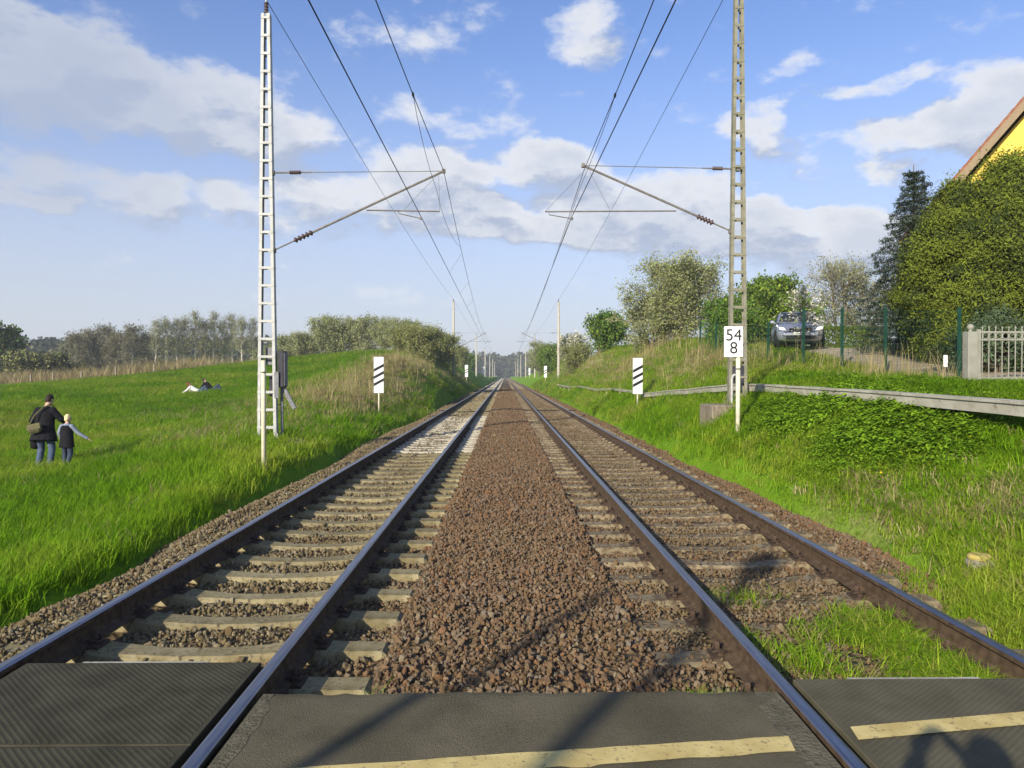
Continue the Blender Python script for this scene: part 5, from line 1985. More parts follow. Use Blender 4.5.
tree_meshes('bush_green', leafmat='leaf_bush', leafmat2='leaf_fresh', mixp=.2, seed=24, H=2.8, R0=1.7, base=.05, trunk_r=.10, stems=6, n1=34, n2=7, n3=5, leaf_n=9, leaf_size=.12, twig=.45, twig_r=.008, up=.5)
tree_meshes('birch_a', bark='bark_pale', leafmat='leaf_birch', seed=31, H=11, R0=1.7, base=.45, trunk_r=.19, n1=26, n2=7, n3=4, leaf_n=2, leaf_size=.11, up=.95, profile='slim', twig=.8, twig_r=.012, trunk_top=.95, wob=.02)
tree_meshes('birch_b', bark='bark_pale', leafmat='leaf_birch', seed=32, H=11, R0=1.5, base=.48, trunk_r=.18, n1=24, n2=7, n3=4, leaf_n=2, leaf_size=.10, up=1.0, profile='slim', twig=.8, twig_r=.012, trunk_top=.95, wob=.02)
tree_meshes('bare_a', bark='bark', leafmat='leaf_forest_pale', seed=33, H=9.5, R0=2.6, base=.25, trunk_r=.18, stems=2, n1=26, n2=8, n3=6, leaf_n=1, leaf_size=.16, up=.75, twig=1.0, twig_r=.019)
tree_meshes('bare_b', bark='bark_pale', leafmat='leaf_forest_pale', seed=34, H=10, R0=2.4, base=.3, trunk_r=.17, n1=24, n2=8, n3=6, leaf_n=1, leaf_size=.16, up=.85, twig=1.0, twig_r=.019, wob=.06)
tree_meshes('garden_bare', bark='bark', leafmat='leaf_olive', leafmat2='leaf_blossom', mixp=.4, seed=35, H=7.0, R0=3.0, base=.2, trunk_r=.18, stems=2, n1=30, n2=8, n3=6, leaf_n=3, leaf_size=.085, up=.7, twig=.8, twig_r=.011)
tree_meshes('garden_green', leafmat='leaf_fresh', leafmat2='leaf_bush', mixp=.5, seed=36, H=4.8, R0=2.2, base=.1, trunk_r=.14, stems=3, n1=33, n2=7, n3=6, leaf_n=10, leaf_size=.12, up=.5, twig=.5, twig_r=.008)
tree_meshes('cherry', leafmat='leaf_white', leafmat2='leaf_fresh', mixp=.2, seed=37, H=2.3, R0=.85, base=.30, trunk_r=.035, n1=12, n2=4, n3=4, leaf_n=4, leaf_size=.055, up=.95, twig=.28, twig_r=.004, spread_leaf=.05, trunk_top=.9)
tree_meshes('white_bush', leafmat='leaf_white', leafmat2='leaf_spring', mixp=.35, seed=38, H=4.2, R0=2.4, base=.1, trunk_r=.13, stems=4, n1=32, n2=7, n3=5, leaf_n=6, leaf_size=.15, up=.5, twig=.6, twig_r=.012)
tree_meshes('willow', leafmat='leaf_forest_pale', leafmat2='leaf_bush', mixp=.5, seed=39, H=11, R0=4.2, base=.2, trunk_r=.3, stems=2, n1=34, n2=8, n3=5, leaf_n=8, leaf_size=.3, up=.6, twig=1.1, twig_r=.02)
tree_meshes('round_bush', leafmat='leaf_olive', leafmat2='leaf_forest', mixp=.45, seed=40, H=4.0, R0=3.6, base=.25, trunk_r=.2, stems=4, n1=40, n2=8, n3=5, leaf_n=7, leaf_size=.22, up=.35, twig=.8, twig_r=.015)

# big right-hand blossom bush and neighbours
plant('blossom1', 'blossom_tree', 10.2, 42, 'large pale blossoming bush on top of the right bank', group='bushes on the right bank', sz=1.02)
plant('bloss_a', 'blossom_tree', 8.75, 43.5, 'low pale blossoming bush leaning left of the large one on the right bank', group='bushes on the right bank', s=.66)
plant('bush_green', 'bush', 8.5, 59, 'fresh green rounded bush on the crest of the right bank', 'bush', 'bushes on the right bank', 1.05)
plant('white_bush', 'bush', 7.9, 84, 'white blossoming bush on the right bank beyond the green one', 'bush', 'bushes on the right bank', .85)
plant('bush_olive', 'bush', 7.4, 74, 'olive bush hugging the right bank left of the green one', 'bush', 'bushes on the right bank', .8)
plant('garden_green', 'tree', 6.9, 112, 'dark leafy tree beside the first far right pole', 'tree', 'trees far down the line', 1.05)
plant('bloss_b', 'tree', 5.9, 122, 'pale spring tree left of the first far right pole', 'tree', 'trees far down the line', 1.0)
# gardens behind the car
plant('garden_green', 'garden_tree', 16.4, 45, 'yellow green garden tree right behind the olive mast', group='garden trees', s=1.0)
plant('garden_green', 'garden_tree', 17.9, 44, 'low yellow green garden tree behind the parked car', group='garden trees', s=.75, rz=2)
plant('garden_bare', 'garden_tree', 23.3, 50, 'tall thinly leaved garden tree above the clipped hedge', group='garden trees', s=1.0)
plant('garden_bare', 'garden_tree', 20.6, 52, 'shorter thinly leaved garden tree just right of the car', group='garden trees', s=.72, rz=1.3)
plant('garden_bare', 'garden_tree', 26.0, 52, 'thinly leaved garden tree beside the dark spruce', group='garden trees', s=.85, rz=2.6)
plant('garden_bare', 'garden_tree', 19.2, 62, 'faint thinly leaved tree behind the car roof', group='garden trees', s=.7, rz=4.0)
plant('cherry', 'cherry_tree', 10.85, 26.2, 'small slender white blossoming tree in front of the car', group='garden trees')
plant('bush_green', 'bush', 10.6, 34, 'dark green shrub behind the fence left of the car', 'bush', 'garden trees', .75, rz=1)
plant('bush_green', 'bush', 10.0, 31.5, 'dark green shrub behind the fence next to the olive mast', 'bush', 'garden trees', .6, rz=2.5)

# hedge row on the left hill
hx = [(268, 108, 'bloss_a', .75), (288, 107, 'bloss_a', 1.0), (306, 106, 'bloss_a', .98), (327, 105, 'bloss_b', 1.15), (347, 106, 'bloss_a', 1.1), (366, 104, 'bloss_a', 1.1), (385, 102, 'bloss_b', .82), (403, 98, 'bloss_a', .92), (420, 95, 'bush_olive', 1.05)]
for i, (x, y, k, s) in enumerate(hx):
    plant(k, 'hedge_bush', PX(x, 0, y).x, y, f'{ORD[i]} bush from the left in the blossoming row on the hill crest', 'bush', 'blossoming row on the hill', s, rz=i * 1.7)
for i, (x, y, s) in enumerate([(405, 74, .82), (424, 72, 1.0), (441, 80, .95)]):
    plant('bush_olive', 'bush', PX(x, 0, y).x, y, f'{ORD[i]} from the left of three green bushes above the dry bank', 'bush', 'bushes above the dry bank', s, rz=i * 2.1)
# birches and bare trees behind the meadow
bx = [(158, .95), (167, 1.05), (178, .98), (186, 1.08), (197, 1.1), (206, 1.04), (215, 1.1), (224, 1.05), (233, 1.08), (243, 1.0), (254, .92)]
for i, (x, s) in enumerate(bx):
    y = 116 + (i * 37 % 9)
    plant('birch_a' if i % 2 else 'birch_b', 'birch_tree', PX(x, 0, y).x, y, f'{ORD[i]} pale trunk from the left in the tall birch row behind the meadow', group='birch row behind the meadow', s=s * 1.04, rz=i * 1.3)
for i, x in enumerate([78, 86, 94, 101, 108, 114, 121, 128, 135, 142, 148]):
    y = 124 + (i * 29 % 11)
    plant('bare_a' if i % 2 else 'bare_b', 'bare_tree', PX(x, 0, y).x, y, f'{ORD[i]} bare grey tree from the left in the thicket beyond the reeds', group='bare thicket beyond the reeds', s=(1.0 + .25 * ((i * 5) % 7) / 7), rz=i * 2.2)
plant('round_bush', 'bush', PX(38, 0, 88).x, 88, 'broad round olive bush at the far edge of the reeds', 'bush', s=.95)
plant('round_bush', 'bush', PX(66, 0, 92).x, 92, 'smaller dark round bush at the right of the broad one', 'bush', s=.68, rz=2)
plant('willow', 'tree', PX(-4, 0, 100).x, 100, 'tall green tree at the left edge behind the reeds', s=.92)
plant('willow', 'tree', PX(-60, 0, 105).x, 105, 'green tree beyond the left edge of the meadow', s=.9, rz=2)
# trees along the line far off
fl = [(-9, 135, 'bush_olive', 1.1), (-10, 160, 'bloss_b', .8), (-9.5, 195, 'garden_green', 1.1), (-12, 230, 'willow', .6), (-14, 290, 'willow', .8)]
for i, (x, y, k, s) in enumerate(fl):
    plant(k, 'tree', x, y, f'{ORD[i]} of the far trees edging the cutting left of the line', 'tree', 'far trees left of the line', s, rz=i)
fr = [(10, 135, 'bush_green', 1.5), (10, 165, 'garden_green', 1.0), (11, 205, 'bush_olive', 1.3), (12, 260, 'willow', .6), (14, 320, 'willow', .8)]
for i, (x, y, k, s) in enumerate(fr):
    plant(k, 'tree', x, y, f'{ORD[i]} of the far trees edging the cutting right of the line', 'tree', 'far trees right of the line', s, rz=i)

# conifers ---------------------------------------------------------------
def thuja_mesh(seed, H, R0, n_cl=330, per=95):
    rng = np.random.default_rng(seed)
    P, Nn = [], []
    for c in range(n_cl):
        h = rng.uniform(0.02, 1.0) ** .85
        az = rng.uniform(0, 6.283)
        rad = R0 * (min(1, .62 + 1.5 * h) if h < .25 else 1.0) * (1 - max(0, h - .35) / .65) ** .72 if h < 1 else .05
        rad *= rng.uniform(.80, 1.06) * (1 + .10 * math.sin(3 * az + seed) + .06 * math.sin(7 * az + 5 * h))
        rad *= 1 + .24 * float(vnoise(az * R0 * 1.5 + seed * 9, H * h * 1.5, seed))
        if rng.uniform() < .18:
            rad *= .74
        ce = np.array([math.cos(az) * rad, math.sin(az) * rad, H * h * .97])
        out = np.array([math.cos(az), math.sin(az), .75])
        out /= np.linalg.norm(out)
        s = R0 * .115 * rng.uniform(.6, 1.6)
        q = rng.normal(size=(per, 3)) * s * np.array([.62, .62, .62])
        q += out * rng.uniform(-.5, 1.0, (per, 1)) * s * 1.3
        P.append(ce + q)
        Nn.append(np.tile(out, (per, 1)))
    P, Nn = np.concatenate(P), np.concatenate(Nn)
    lv, lf = leaf_quads(P, .031, rng, flat=.3, stretch=2.8, normal=Nn)
    return lv, lf

def conifer(name, x, y, H, R0, seed, label, m1, m2, mixp, n_cl=330, per=95, group=None):
    t = thing(name, (x, y, gh(x, y)), label, 'conifer', group)
    lv, lf = thuja_mesh(seed, H, R0, n_cl, per)
    rng = np.random.default_rng(seed)
    mi = (np.repeat(rng.uniform(size=n_cl), per) < mixp).astype(int)
    link('crown', fast_mesh('crown', lv, lf, [m1, m2], mi=mi), t)
    # dark inner twigs and trunk
    segs = [(np.array([0, 0, -.3]), np.array([0, 0, H * .9]), .16, .03)]
    for k in range(140):
        h = rng.uniform(.05, .85)
        az = rng.uniform(0, 6.283)
        r = R0 * .75 * (1 - max(0, h - .35) / .65) ** .6
        segs.append((np.array([0, 0, H * h]), np.array([math.cos(az) * r, math.sin(az) * r, H * (h + .08)]), .025, .008))
    tv, tf = tri_tubes(tuple(np.array([s[k] for s in segs], dtype=float) for k in range(4)), 5)
    link('trunk', fast_mesh('trunk', tv, tf, 'bark', smooth=True), t)
    return t
conifer('arborvitae', 12.35, 19.6, 4.85, 1.5, 3, 'broad olive green conifer behind the fence, next to the dark spruce', 'leaf_thuja', 'leaf_thuja_dark', .25, 600, 260, 'olive conifers before the house')
conifer('arborvitae', 13.6, 19.2, 5.45, 1.9, 4, 'tallest olive green conifer in front of the yellow house', 'leaf_thuja', 'leaf_thuja_dark', .25, 700, 270, 'olive conifers before the house')
conifer('arborvitae', 16.4, 20.2, 5.4, 2.0, 5, 'olive green conifer at the right picture edge in front of the house', 'leaf_thuja', 'leaf_thuja_dark', .25, 480, 220, 'olive conifers before the house')
conifer('juniper', 11.7, 17.0, 1.35, 1.15, 6, 'low spreading grey green juniper behind the gate', 'leaf_juniper', 'leaf_thuja_dark', .3, 170, 100)
conifer('juniper', 13.6, 16.6, 1.3, 1.3, 7, 'low juniper farther right behind the gate bars', 'leaf_juniper', 'leaf_thuja_dark', .4, 170, 100)

def spruce(x, y, H, R0, seed, label):
    t = thing('spruce_tree', (x, y, gh(x, y)), label, 'conifer')
    rng = np.random.default_rng(seed)
    segs = [(np.array([0, 0, -.3]), np.array([0, 0, H * .98]), .13, .012)]
    tw, P, Nn = [], [], []
    nw = 26
    for w in range(nw):
        h = .04 + .93 * (w / nw)
        L0 = R0 * (1 - h) ** .8 + .10
        nb = 9 if h < .7 else 6
        for b in range(nb):
            az = 6.283 * (b + rng.uniform(0, .7)) / nb + w * .6
            L = L0 * rng.uniform(.7, 1.12)
            d = np.array([math.cos(az), math.sin(az), 0])
            sd = np.array([-d[1], d[0], 0])
            a = np.array([0, 0, H * h])
            rise = .12 + .5 * max(0, h - .6)
            pts = [a, a + d * L * .5 + np.array([0, 0, L * (.02 + rise * .3) - .02]), a + d * L + np.array([0, 0, L * rise * .9 - .10 * L])]
            segs.append((pts[0], pts[1], .018, .011))
            segs.append((pts[1], pts[2], .011, .004))
            m = int(26 * L) + 10
            u = rng.uniform(.12, 1.03, m)
            c = np.where(u[:, None] < .5, pts[0] + (pts[1] - pts[0]) * (u[:, None] * 2), pts[1] + (pts[2] - pts[1]) * (u[:, None] * 2 - 1))
            wd = .30 * L * (1.05 - u) + .05
            off = sd * (rng.uniform(-1, 1, m) * wd)[:, None]
            for _ in range(6):
                P.append(c + off * rng.uniform(.3, 1.1) + np.array([0, 0, -1]) * (np.abs(rng.normal(size=m)) * .07)[:, None] + rng.normal(size=(m, 3)) * .03)
    P = np.concatenate(P)
    nz = np.tile(np.array([0, 0, 1.0]), (len(P), 1))
    lv, lf = leaf_quads(P, .026, rng, flat=.35, stretch=5.5, normal=nz)
    link('crown', fast_mesh('crown', lv, lf, 'leaf_spruce'), t)
    tv, tf = tri_tubes(tuple(np.array([s[k] for s in segs], dtype=float) for k in range(4)), 5)
    link('trunk', fast_mesh('trunk', tv, tf, 'bark', smooth=True), t)
spruce(13.2, 23.2, 6.3, 1.9, 9, 'dark blue green spruce with pointed top left of the yellow house')

# clipped hedge
def hedge():
    t = thing('clipped_hedge', (17.6, 37.5, gh(17.6, 37.5)), 'low clipped green hedge at the end of the drive', 'hedge')
    rng = np.random.default_rng(77)
    n = 9000
    w, d, h = 4.6, .8, 1.15
    P = rng.uniform(-1, 1, (n, 3)) * np.array([w / 2, d / 2, h / 2])
    f = rng.integers(0, 5, n)
    P[f == 0, 1] = -d / 2
    P[f == 1, 1] = -d / 2
    P[f == 2, 2] = h / 2
    P[f == 3, 0] = -w / 2
    P += rng.normal(size=(n, 3)) * .035
    P[:, 2] += h / 2
    lv, lf = leaf_quads(P, .07, rng)
    link('foliage', fast_mesh('foliage', lv, lf, 'leaf_hedge'), t)
    segs = []
    for i in range(16):
        x = -w / 2 + .15 + i * (w - .3) / 15
        segs.append((np.array([x, 0, -.2]), np.array([x + .05, 0, h * .9]), .02, .008))
    tv, tf = tri_tubes(tuple(np.array([s[k] for s in segs], dtype=float) for k in range(4)), 5)
    link('stems', fast_mesh('stems', tv, tf, 'bark'), t)
hedge()

# ------------------------------------------------------------------ far woods (one mass each)
def wood(name, xs, ys, n, h0, h1, leafsize, mats, mixp, seed, label, per=46, hill=0.0):
    rng = np.random.default_rng(seed)
    x = rng.uniform(*xs, n)
    y = rng.uniform(*ys, n)
    g = ground_h(x, y) + hill * sstep(ys[0], ys[1], y)
    H = rng.uniform(h0, h1, n)
    V, mi = [], []
    kind = rng.uniform(size=n) < mixp
    u = rng.uniform(0.05, 1, (n, per))
    az = rng.uniform(0, 6.283, (n, per))
    prof = np.where(kind[:, None], np.sin(np.pi * np.clip(u * .85 + .12, 0, 1)), np.clip(1.06 - u, 0, 1) ** .7)
    rr = (H * .21)[:, None] * prof * rng.uniform(.5, 1.1, (n, per))
    P = np.stack([x[:, None] + rr * np.cos(az), y[:, None] + rr * np.sin(az), g[:, None] + u * H[:, None]], -1).reshape(-1, 3)
    lv, lf = leaf_quads(P, leafsize, rng, stretch=1.5)
    mi = np.repeat(kind, per).astype(int)
    tag(link(name, fast_mesh(name, lv, lf, mats, mi=mi)), label, 'forest', kind='stuff')
wood('forest', (-330, -75), (230, 330), 1500, 9, 13.5, 1.05, ['leaf_forest', 'leaf_forest_pale'], .25, 1, 'dark pine wood on the rise beyond the left meadow', per=60, hill=5)
wood('forest', (-78, 60), (560, 640), 420, 13, 20, 2.0, ['leaf_forest', 'leaf_forest_pale'], .3, 2, 'hazy wood closing the view at the end of the line', per=60)
wood('forest', (-500, -60), (420, 520), 500, 10, 14, 2.6, ['leaf_forest', 'leaf_forest_pale'], .3, 3, 'low woodland strip far behind the left hill', per=30)
wood('forest', (40, 420), (240, 330), 500, 8, 13, 1.8, ['leaf_forest', 'leaf_forest_pale'], .3, 4, 'woodland strip hidden behind the right bank and gardens', per=36)

# ------------------------------------------------------------------ grass, reeds, nettles
def blade_tuft(seed, n, hmin, hmax, spread, width, bend, mat):
    rng = random.Random(seed)
    vs, fs = [], []
    for i in range(n):
        a, r = rng.uniform(0, 6.283), spread * math.sqrt(rng.random())
        x, y = r * math.cos(a), r * math.sin(a)
        h = rng.uniform(hmin, hmax)
        d = rng.uniform(0, 6.283)
        ln = bend * h * rng.uniform(.3, 1.2)
        dx, dy = math.cos(d) * ln, math.sin(d) * ln
        wx, wy = -math.sin(d) * width / 2, math.cos(d) * width / 2
        o = len(vs)
        vs += [(x - wx, y - wy, -.02), (x + wx, y + wy, -.02), (x + dx * .35 + wx * .8, y + dy * .35 + wy * .8, h * .55), (x + dx * .35 - wx * .8, y + dy * .35 - wy * .8, h * .55), (x + dx, y + dy, h * (1 - .15 * bend))]
        fs += [(o, o + 1, o + 2, o + 3), (o + 3, o + 2, o + 4)]
    return proto('tuft', fast_mesh('tuft', np.array(vs), fs, mat))

def leafy_plant(seed, n, h, spread, size, mat):
    rng = random.Random(seed)
    vs, fs = [], []
    for i in range(n):
        a, r = rng.uniform(0, 6.283), spread * math.sqrt(rng.random())
        x, y, z = r * math.cos(a), r * math.sin(a), h * rng.uniform(.35, 1.0)
        d = rng.uniform(0, 6.283)
        el = rng.uniform(-.5, .5)
        s = size * rng.uniform(.7, 1.3)
        ax = Vector((math.cos(d) * math.cos(el), math.sin(d) * math.cos(el), math.sin(el))) * s
        bx = Vector((-math.sin(d), math.cos(d), rng.uniform(-.3, .3))) * s * .32
        p = Vector((x, y, z))
        o = len(vs)
        vs += [tuple(p), tuple(p + ax * .4 + bx), tuple(p + ax - Vector((0, 0, s * .25))), tuple(p + ax * .4 - bx)]
        fs += [(o, o + 1, o + 2, o + 3)]
    return proto('leafy', fast_mesh('leafy', np.array(vs), fs, mat))

def on_drive(x, y):
    cx = np.interp(y, [12.5, 14.8, 17, 20, 24, 29, 36, 46], [11.6, 10.9, 10.9, 11.3, 11.9, 13.2, 15, 17])
    w = np.interp(y, [12.5, 14.8, 17, 20, 24, 29, 36, 46], [3.0, 2.7, 2.0, 2.3, 2.9, 3.6, 3.6, 3.4])
    return (np.abs(x - cx) < w / 2 + .05) & (y > 12.3) & (y < 46)

def make_grass():
    rng = np.random.default_rng(9)
    tufts = [blade_tuft(200 + k, 18, .025, .065, .09, .0050, .9, 'grass_blade') for k in range(4)]          # short turf
    tufts += [blade_tuft(210 + k, 18, .05, .12, .10, .0060, .9, 'grass_blade') for k in range(4)]            # meadow
    tufts += [blade_tuft(220 + k, 16, .14, .32, .14, .007, .9, 'grass_blade') for k in range(3)]           # tall bank grass
    P, S, I, T = [], [], [], []
    bands = [(3.8, 7, 330, 1.0), (7, 11, 260, 1.1), (11, 16, 170, 1.25), (16, 24, 95, 1.5), (24, 36, 48, 1.9), (36, 55, 24, 2.4), (55, 80, 11, 3.2), (80, 112, 5, 4.2)]
    for y0, y1, dens, sc in bands:
        xl, xr = -(.80 * y1 + 1.5), min(.80 * y1 + 1.5, 30)
        n = int((xr - xl) * (y1 - y0) * dens)
        x, y = rng.uniform(xl, xr, n), rng.uniform(y0, y1, n)
        keep = (np.abs(x) < .80 * y + 1.5)
        edge = np.minimum(x - XL(y), XR(y) - x)      # > 0 inside the ballast
        keep &= (edge < rng.normal(-.10, .10, n))
        keep &= ~on_drive(x, y)
        keep &= ~((x > 15.0) & (y > 21) & (y < 36))
        x, y = x[keep], y[keep]
        n = len(x)
        z = ground_h(x, y)
        dm = dry_mask(x, y)
        left = x < 0
        # which kind of grass
        tall = np.zeros(n)
        tall += np.where(left, .38 * np.exp(-((x + 5.6) / 1.2) ** 2) * sstep(3, 6, y), .0)
        tall += dm * np.where(x > 0, .8 * sstep(9, 14, y), .8)
        tall += np.where(~left, .22 * np.exp(-((x - 8.2) / 1.4) ** 2) * sstep(9, 12, y), 0)
        tall *= (.6 + .7 * vnoise(x * .8, y * .8, 61))
        u = rng.uniform(size=n)
        mid = np.where(left, .38 * sstep(34, 14, y) + .1, .12) + .3 * vnoise(x * .4, y * .4, 62)
        k = np.where(u < tall, 2, np.where(rng.uniform(size=n) < mid, 1, 0))
        idx = np.where(k == 2, 8 + rng.integers(0, 3, n), np.where(k == 1, 4 + rng.integers(0, 4, n), rng.integers(0, 4, n)))
        tint = .33 + .20 * vnoise(x * .25, y * .25, 63) + .14 * vnoise(x * 1.3, y * 1.3, 64) + rng.normal(0, .07, n)
        tint = np.where(left, tint + .02 + .06 * sstep(10, 30, y), tint + .17)
        tint = np.clip(tint, 0.02, .66)
        isdry = rng.uniform(size=n) < dm * .85
        tint = np.where(isdry, rng.uniform(.72, 1.0, n), tint)
        tint = np.where(rng.uniform(size=n) < .015, rng.uniform(.75, .95, n), tint)
        s = sc * rng.uniform(.75, 1.3, n)
        sz = np.minimum(s, 1.0 + (s - 1) * .10)
        sz = np.where(left, sz, sz * np.where(y < 14, .62, .85))
        P.append(np.stack([x, y, z], 1))
        S.append(np.stack([s, s, sz], 1))
        I.append(idx)
        T.append(tint)
    # weeds between the rails of the right track close to the crossing, and in the joints
    n = 5200
    x = rng.normal(2.4, .45, n)
    y = 3.95 + np.abs(rng.normal(0, 1.15, n))
    w = vnoise(x * 2.2, y * 2.2, 71) + (1.1 - (y - 3.9) * .55)
    keep = (w > rng.uniform(.1, 1.7, n)) & (np.abs(np.abs(x - TR) - GA) > .06) & (y < 6.6) & (x > TR - GA + .05)
    keep2 = (x < TR + GA - .06)
    x, y = x[keep & keep2], y[keep & keep2]
    P.append(np.stack([x, y, ballast_h(x, y)], 1))
    S.append(np.stack([rng.uniform(.7, 1.2, len(x))] * 2 + [rng.uniform(.15, .42, len(x))], 1))
    I.append(rng.integers(0, 4, len(x)))
    T.append(np.clip(rng.normal(.46, .14, len(x)), .1, .85))
    # right of the right rail, and tufts at the asphalt edge
    n = 2600
    x = rng.uniform(TR + GA + .08, 3.95, n)
    y = rng.uniform(3.85, 6.8, n)
    keep = rng.uniform(size=n) < sstep(6.3, 4.6, y) * (.50 + .6 * vnoise(x * 3, y * 3, 72)) + .1 * sstep(3.3, 3.7, x)
    x, y = x[keep], y[keep]
    P.append(np.stack([x, y, np.maximum(ballast_h(x, y), ground_h(x, y))], 1))
    S.append(np.tile(rng.uniform(.5, .8, len(x))[:, None], (1, 3)))
    I.append(rng.integers(0, 6, len(x)))
    T.append(np.clip(rng.normal(.48, .1, len(x)), .1, .7))
    for cx, n in ((1.05, 60), (-.98, 16), (-.72, 10), (1.25, 40)):
        x = rng.normal(cx, .07, n)
        y = EDGE + .05 + np.abs(rng.normal(0, .03, n))
        P.append(np.stack([x, y, ballast_h(x, y) + .01], 1))
        S.append(np.tile(rng.uniform(.35, .6, n)[:, None], (1, 3)))
        I.append(rng.integers(0, 4, n))
        T.append(np.clip(rng.normal(.42, .08, n), .1, .6))
    P, S, I, T = map(np.concatenate, (P, S, I, T))
    rot = np.stack([rng.normal(0, .08, len(P)), rng.normal(0, .08, len(P)), rng.uniform(0, 6.283, len(P))], 1)
    scatter('grass', P, rot, S, I, tufts, 'green grass covering the meadow, banks and verges', 'grass', T)

    # nettles and ground ivy on the near right bank
    leafy = [leafy_plant(300 + k, 34, .17, .15, .058, 'nettle_leaf') for k in range(4)]
    n = 19000
    x, y = rng.uniform(4.3, 8.6, n), rng.uniform(7.5, 19, n)
    m = np.exp(-((x - 5.55) / .75) ** 2) * sstep(8.2, 9.6, y) * sstep(16.6, 13.5, y) * 1.6 + .75 * np.exp(-((x - 7.2) / .9) ** 2) * sstep(9.5, 11, y)
    m *= np.clip(.75 + .75 * vnoise(x * 1.6, y * 1.2, 81), 0, 2)
    keep = rng.uniform(size=n) < m
    x, y = x[keep], y[keep]
    s = rng.uniform(.45, 1.35, len(x)) * np.clip(.5 + .5 * m[keep], .4, 1.1)
    scatter('nettles', np.stack([x, y, ground_h(x, y) - .02], 1), np.stack([rng.normal(0, .2, len(x)), rng.normal(0, .2, len(x)), rng.uniform(0, 6.283, len(x))], 1), s[:, None] * np.ones(3), rng.integers(0, 4, len(x)), leafy,
            'dense leafy nettles on the bank below the cable trough', 'nettles', np.clip(rng.normal(.5, .28, len(x)), 0, 1))

    # leafy weeds in clumps on the meadow
    n = 9000
    x, y = rng.uniform(-26, -4.6, n), rng.uniform(5, 42, n)
    m = sstep(.25, .6, vnoise(x * .45, y * .30, 83)) * .5
    keep = (rng.uniform(size=n) < m) & (np.abs(x) < .8 * y + 1)
    x, y = x[keep], y[keep]
    s = rng.uniform(.5, 1.1, len(x)) * (1 + y * .012)
    scatter('meadow_weeds', np.stack([x, y, ground_h(x, y) - .03], 1), np.stack([x * 0, x * 0, rng.uniform(0, 6.283, len(x))], 1), s[:, None] * np.ones(3), rng.integers(0, 4, len(x)), leafy,
            'darker leafy weeds in clumps over the left meadow', 'weeds', np.clip(rng.normal(.25, .2, len(x)), 0, 1))

    # dry stalks by the fence and on the banks
    stalks = [blade_tuft(400 + k, 9, .45, 1.0, .16, .010, .35, 'grass_blade') for k in range(3)]
    pts = []
    for cx, cy, rx, ry, n in ((9.3, 17.2, .5, 1.3, 16), (8.9, 20.5, .6, 2.2, 13), (8.6, 24.5, .6, 2.4, 30), (8.0, 29, .9, 2.5, 90), (7.4, 41, .9, 4, 110), (8.9, 40, 1.2, 2.5, 60), (7.2, 58, .8, 8, 90), (-7.2, 44, 1.3, 9, 260), (-6.8, 32, 1.2, 4, 120), (-6.4, 70, .8, 18, 140), (8.7, 14.6, .6, .6, 16), (8.0, 16.5, .8, 1.2, 12)):
        pts.append(np.stack([rng.normal(cx, rx, n), rng.normal(cy, ry, n)], 1))
    q = np.concatenate(pts)
    keep = ~on_drive(q[:, 0], q[:, 1]) & ((q[:, 0] < -5) | (q[:, 0] > 5.5))
    q = q[keep]
    s = rng.uniform(.5, 1.1, len(q))
    scatter('dry_stalks', np.stack([q[:, 0], q[:, 1], ground_h(q[:, 0], q[:, 1])], 1), np.stack([rng.normal(0, .1, len(q)), rng.normal(0, .1, len(q)), rng.uniform(0, 6.283, len(q))], 1), s[:, None] * np.ones(3), rng.integers(0, 3, len(q)), stalks,
            'pale dry grass stalks along the fence and bank tops', 'dry grass', rng.uniform(.72, 1, len(q)))

    # reed bed beyond the meadow
    n = 2600
    x, y = rng.uniform(-66, -31, n), rng.uniform(72, 100, n)
    keep = dry_mask(x, y) > .55
    x, y = x[keep], y[keep]
    s = rng.uniform(1.4, 2.3, len(x))
    scatter('reeds', np.stack([x, y, ground_h(x, y)], 1), np.stack([x * 0, x * 0, rng.uniform(0, 6.283, len(x))], 1), np.stack([s * 2.2, s * 2.2, s * 1.05], 1), rng.integers(0, 3, len(x)), stalks,
            'tan reed bed beyond the far edge of the meadow', 'reeds', rng.uniform(.78, 1, len(x)))

    # dandelions
    mb = MB()
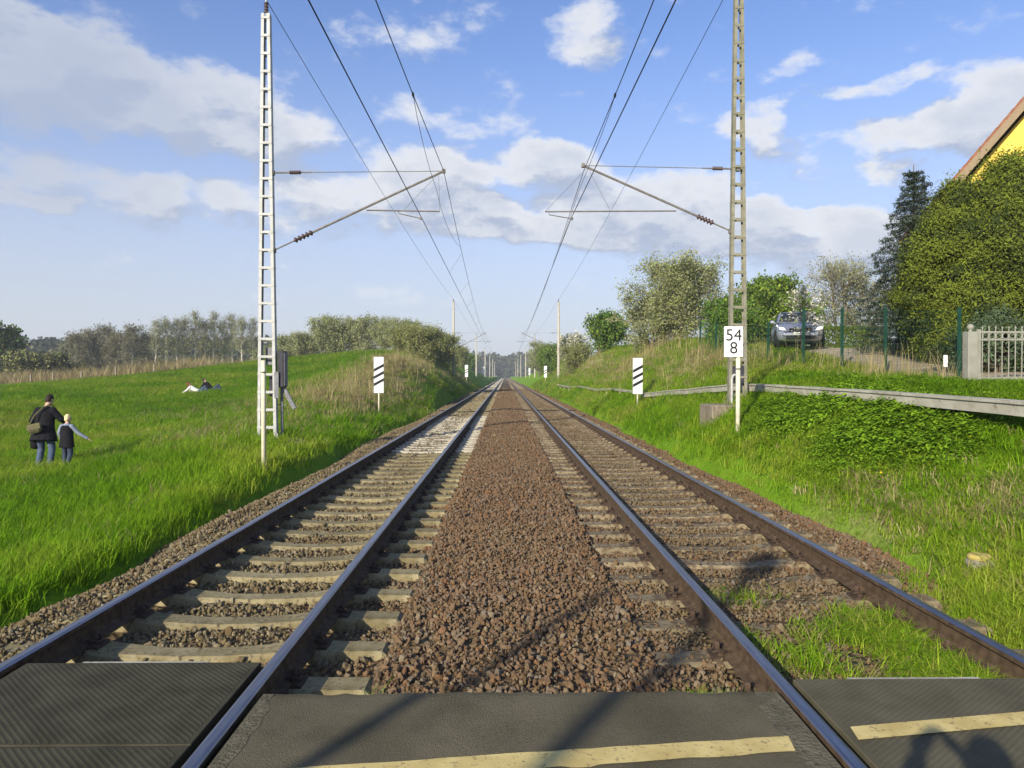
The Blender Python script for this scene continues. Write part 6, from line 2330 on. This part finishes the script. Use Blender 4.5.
    mb.lathe([(.004, .0), (.004, .10), (.018, .105), (.022, .115), (.012, .125), (.001, .127)], 8)
    dn = proto('dandelion', mb.mesh('dandelion', 'dandelion'))
    n = 200
    x = np.concatenate([rng.uniform(-16, -4.8, n), rng.uniform(4.3, 7.5, 60)])
    y = np.concatenate([rng.uniform(6, 30, n), rng.uniform(5, 11, 60)])
    keep = vnoise(x * .5, y * .5, 91) > .1
    x, y = x[keep], y[keep]
    s = rng.uniform(.5, .9, len(x))
    scatter('dandelions', np.stack([x, y, ground_h(x, y) + .02], 1), np.stack([rng.normal(0, .2, len(x)), rng.normal(0, .2, len(x)), x * 0], 1), s[:, None] * np.ones(3), np.zeros(len(x)), [dn],
            'yellow dandelion heads dotted over the grass', 'dandelions')
make_grass()

# meadow fence posts by the reeds
for i, (x, yb) in enumerate([(34, 383), (56, 381), (84, 380), (118, 377), (156, 372)]):
    z = 70.0
    p = PX(x, yb, z)
    t = thing('meadow_post', (p.x, z, gh(p.x, z)), f'{ORD[i]} weathered fence post from the left along the far meadow edge', 'fence post', 'posts along the far meadow edge')
    h = 1.15 + .1 * (i % 2)
    MB().lathe([(.10, -.3), (.095, h - .05), (.04, h)], 7).build('post', 'stump_wood', t)
    mb = MB()
    for zz in (.4, .8, 1.05):
        mb.lathe([(.101, zz), (.101, zz + .02)], 7)
    mb.build('wire_ties', 'wire', t)

# ------------------------------------------------------------------ air: thin even haze over the whole place
def haze():
    mb = MB().box((0, 1275, 28), (3700, 2750, 64))
    m = bpy.data.materials.new('haze')
    m.use_nodes = True
    m.node_tree.nodes.clear()
    t = NT(m.node_tree)
    out = t.n('ShaderNodeOutputMaterial')
    v = t.n('ShaderNodeVolumePrincipled')
    v.inputs['Color'].default_value = (0.86, 0.92, 1.0, 1)
    v.inputs['Density'].default_value = 0.0005
    v.inputs['Anisotropy'].default_value = 0.0
    t.l(v.outputs[0], out.inputs['Volume'])
    MATS['haze'] = m
    tag(mb.build('haze', 'haze'), 'thin pale haze filling the air over the fields', 'haze', kind='stuff')
haze()
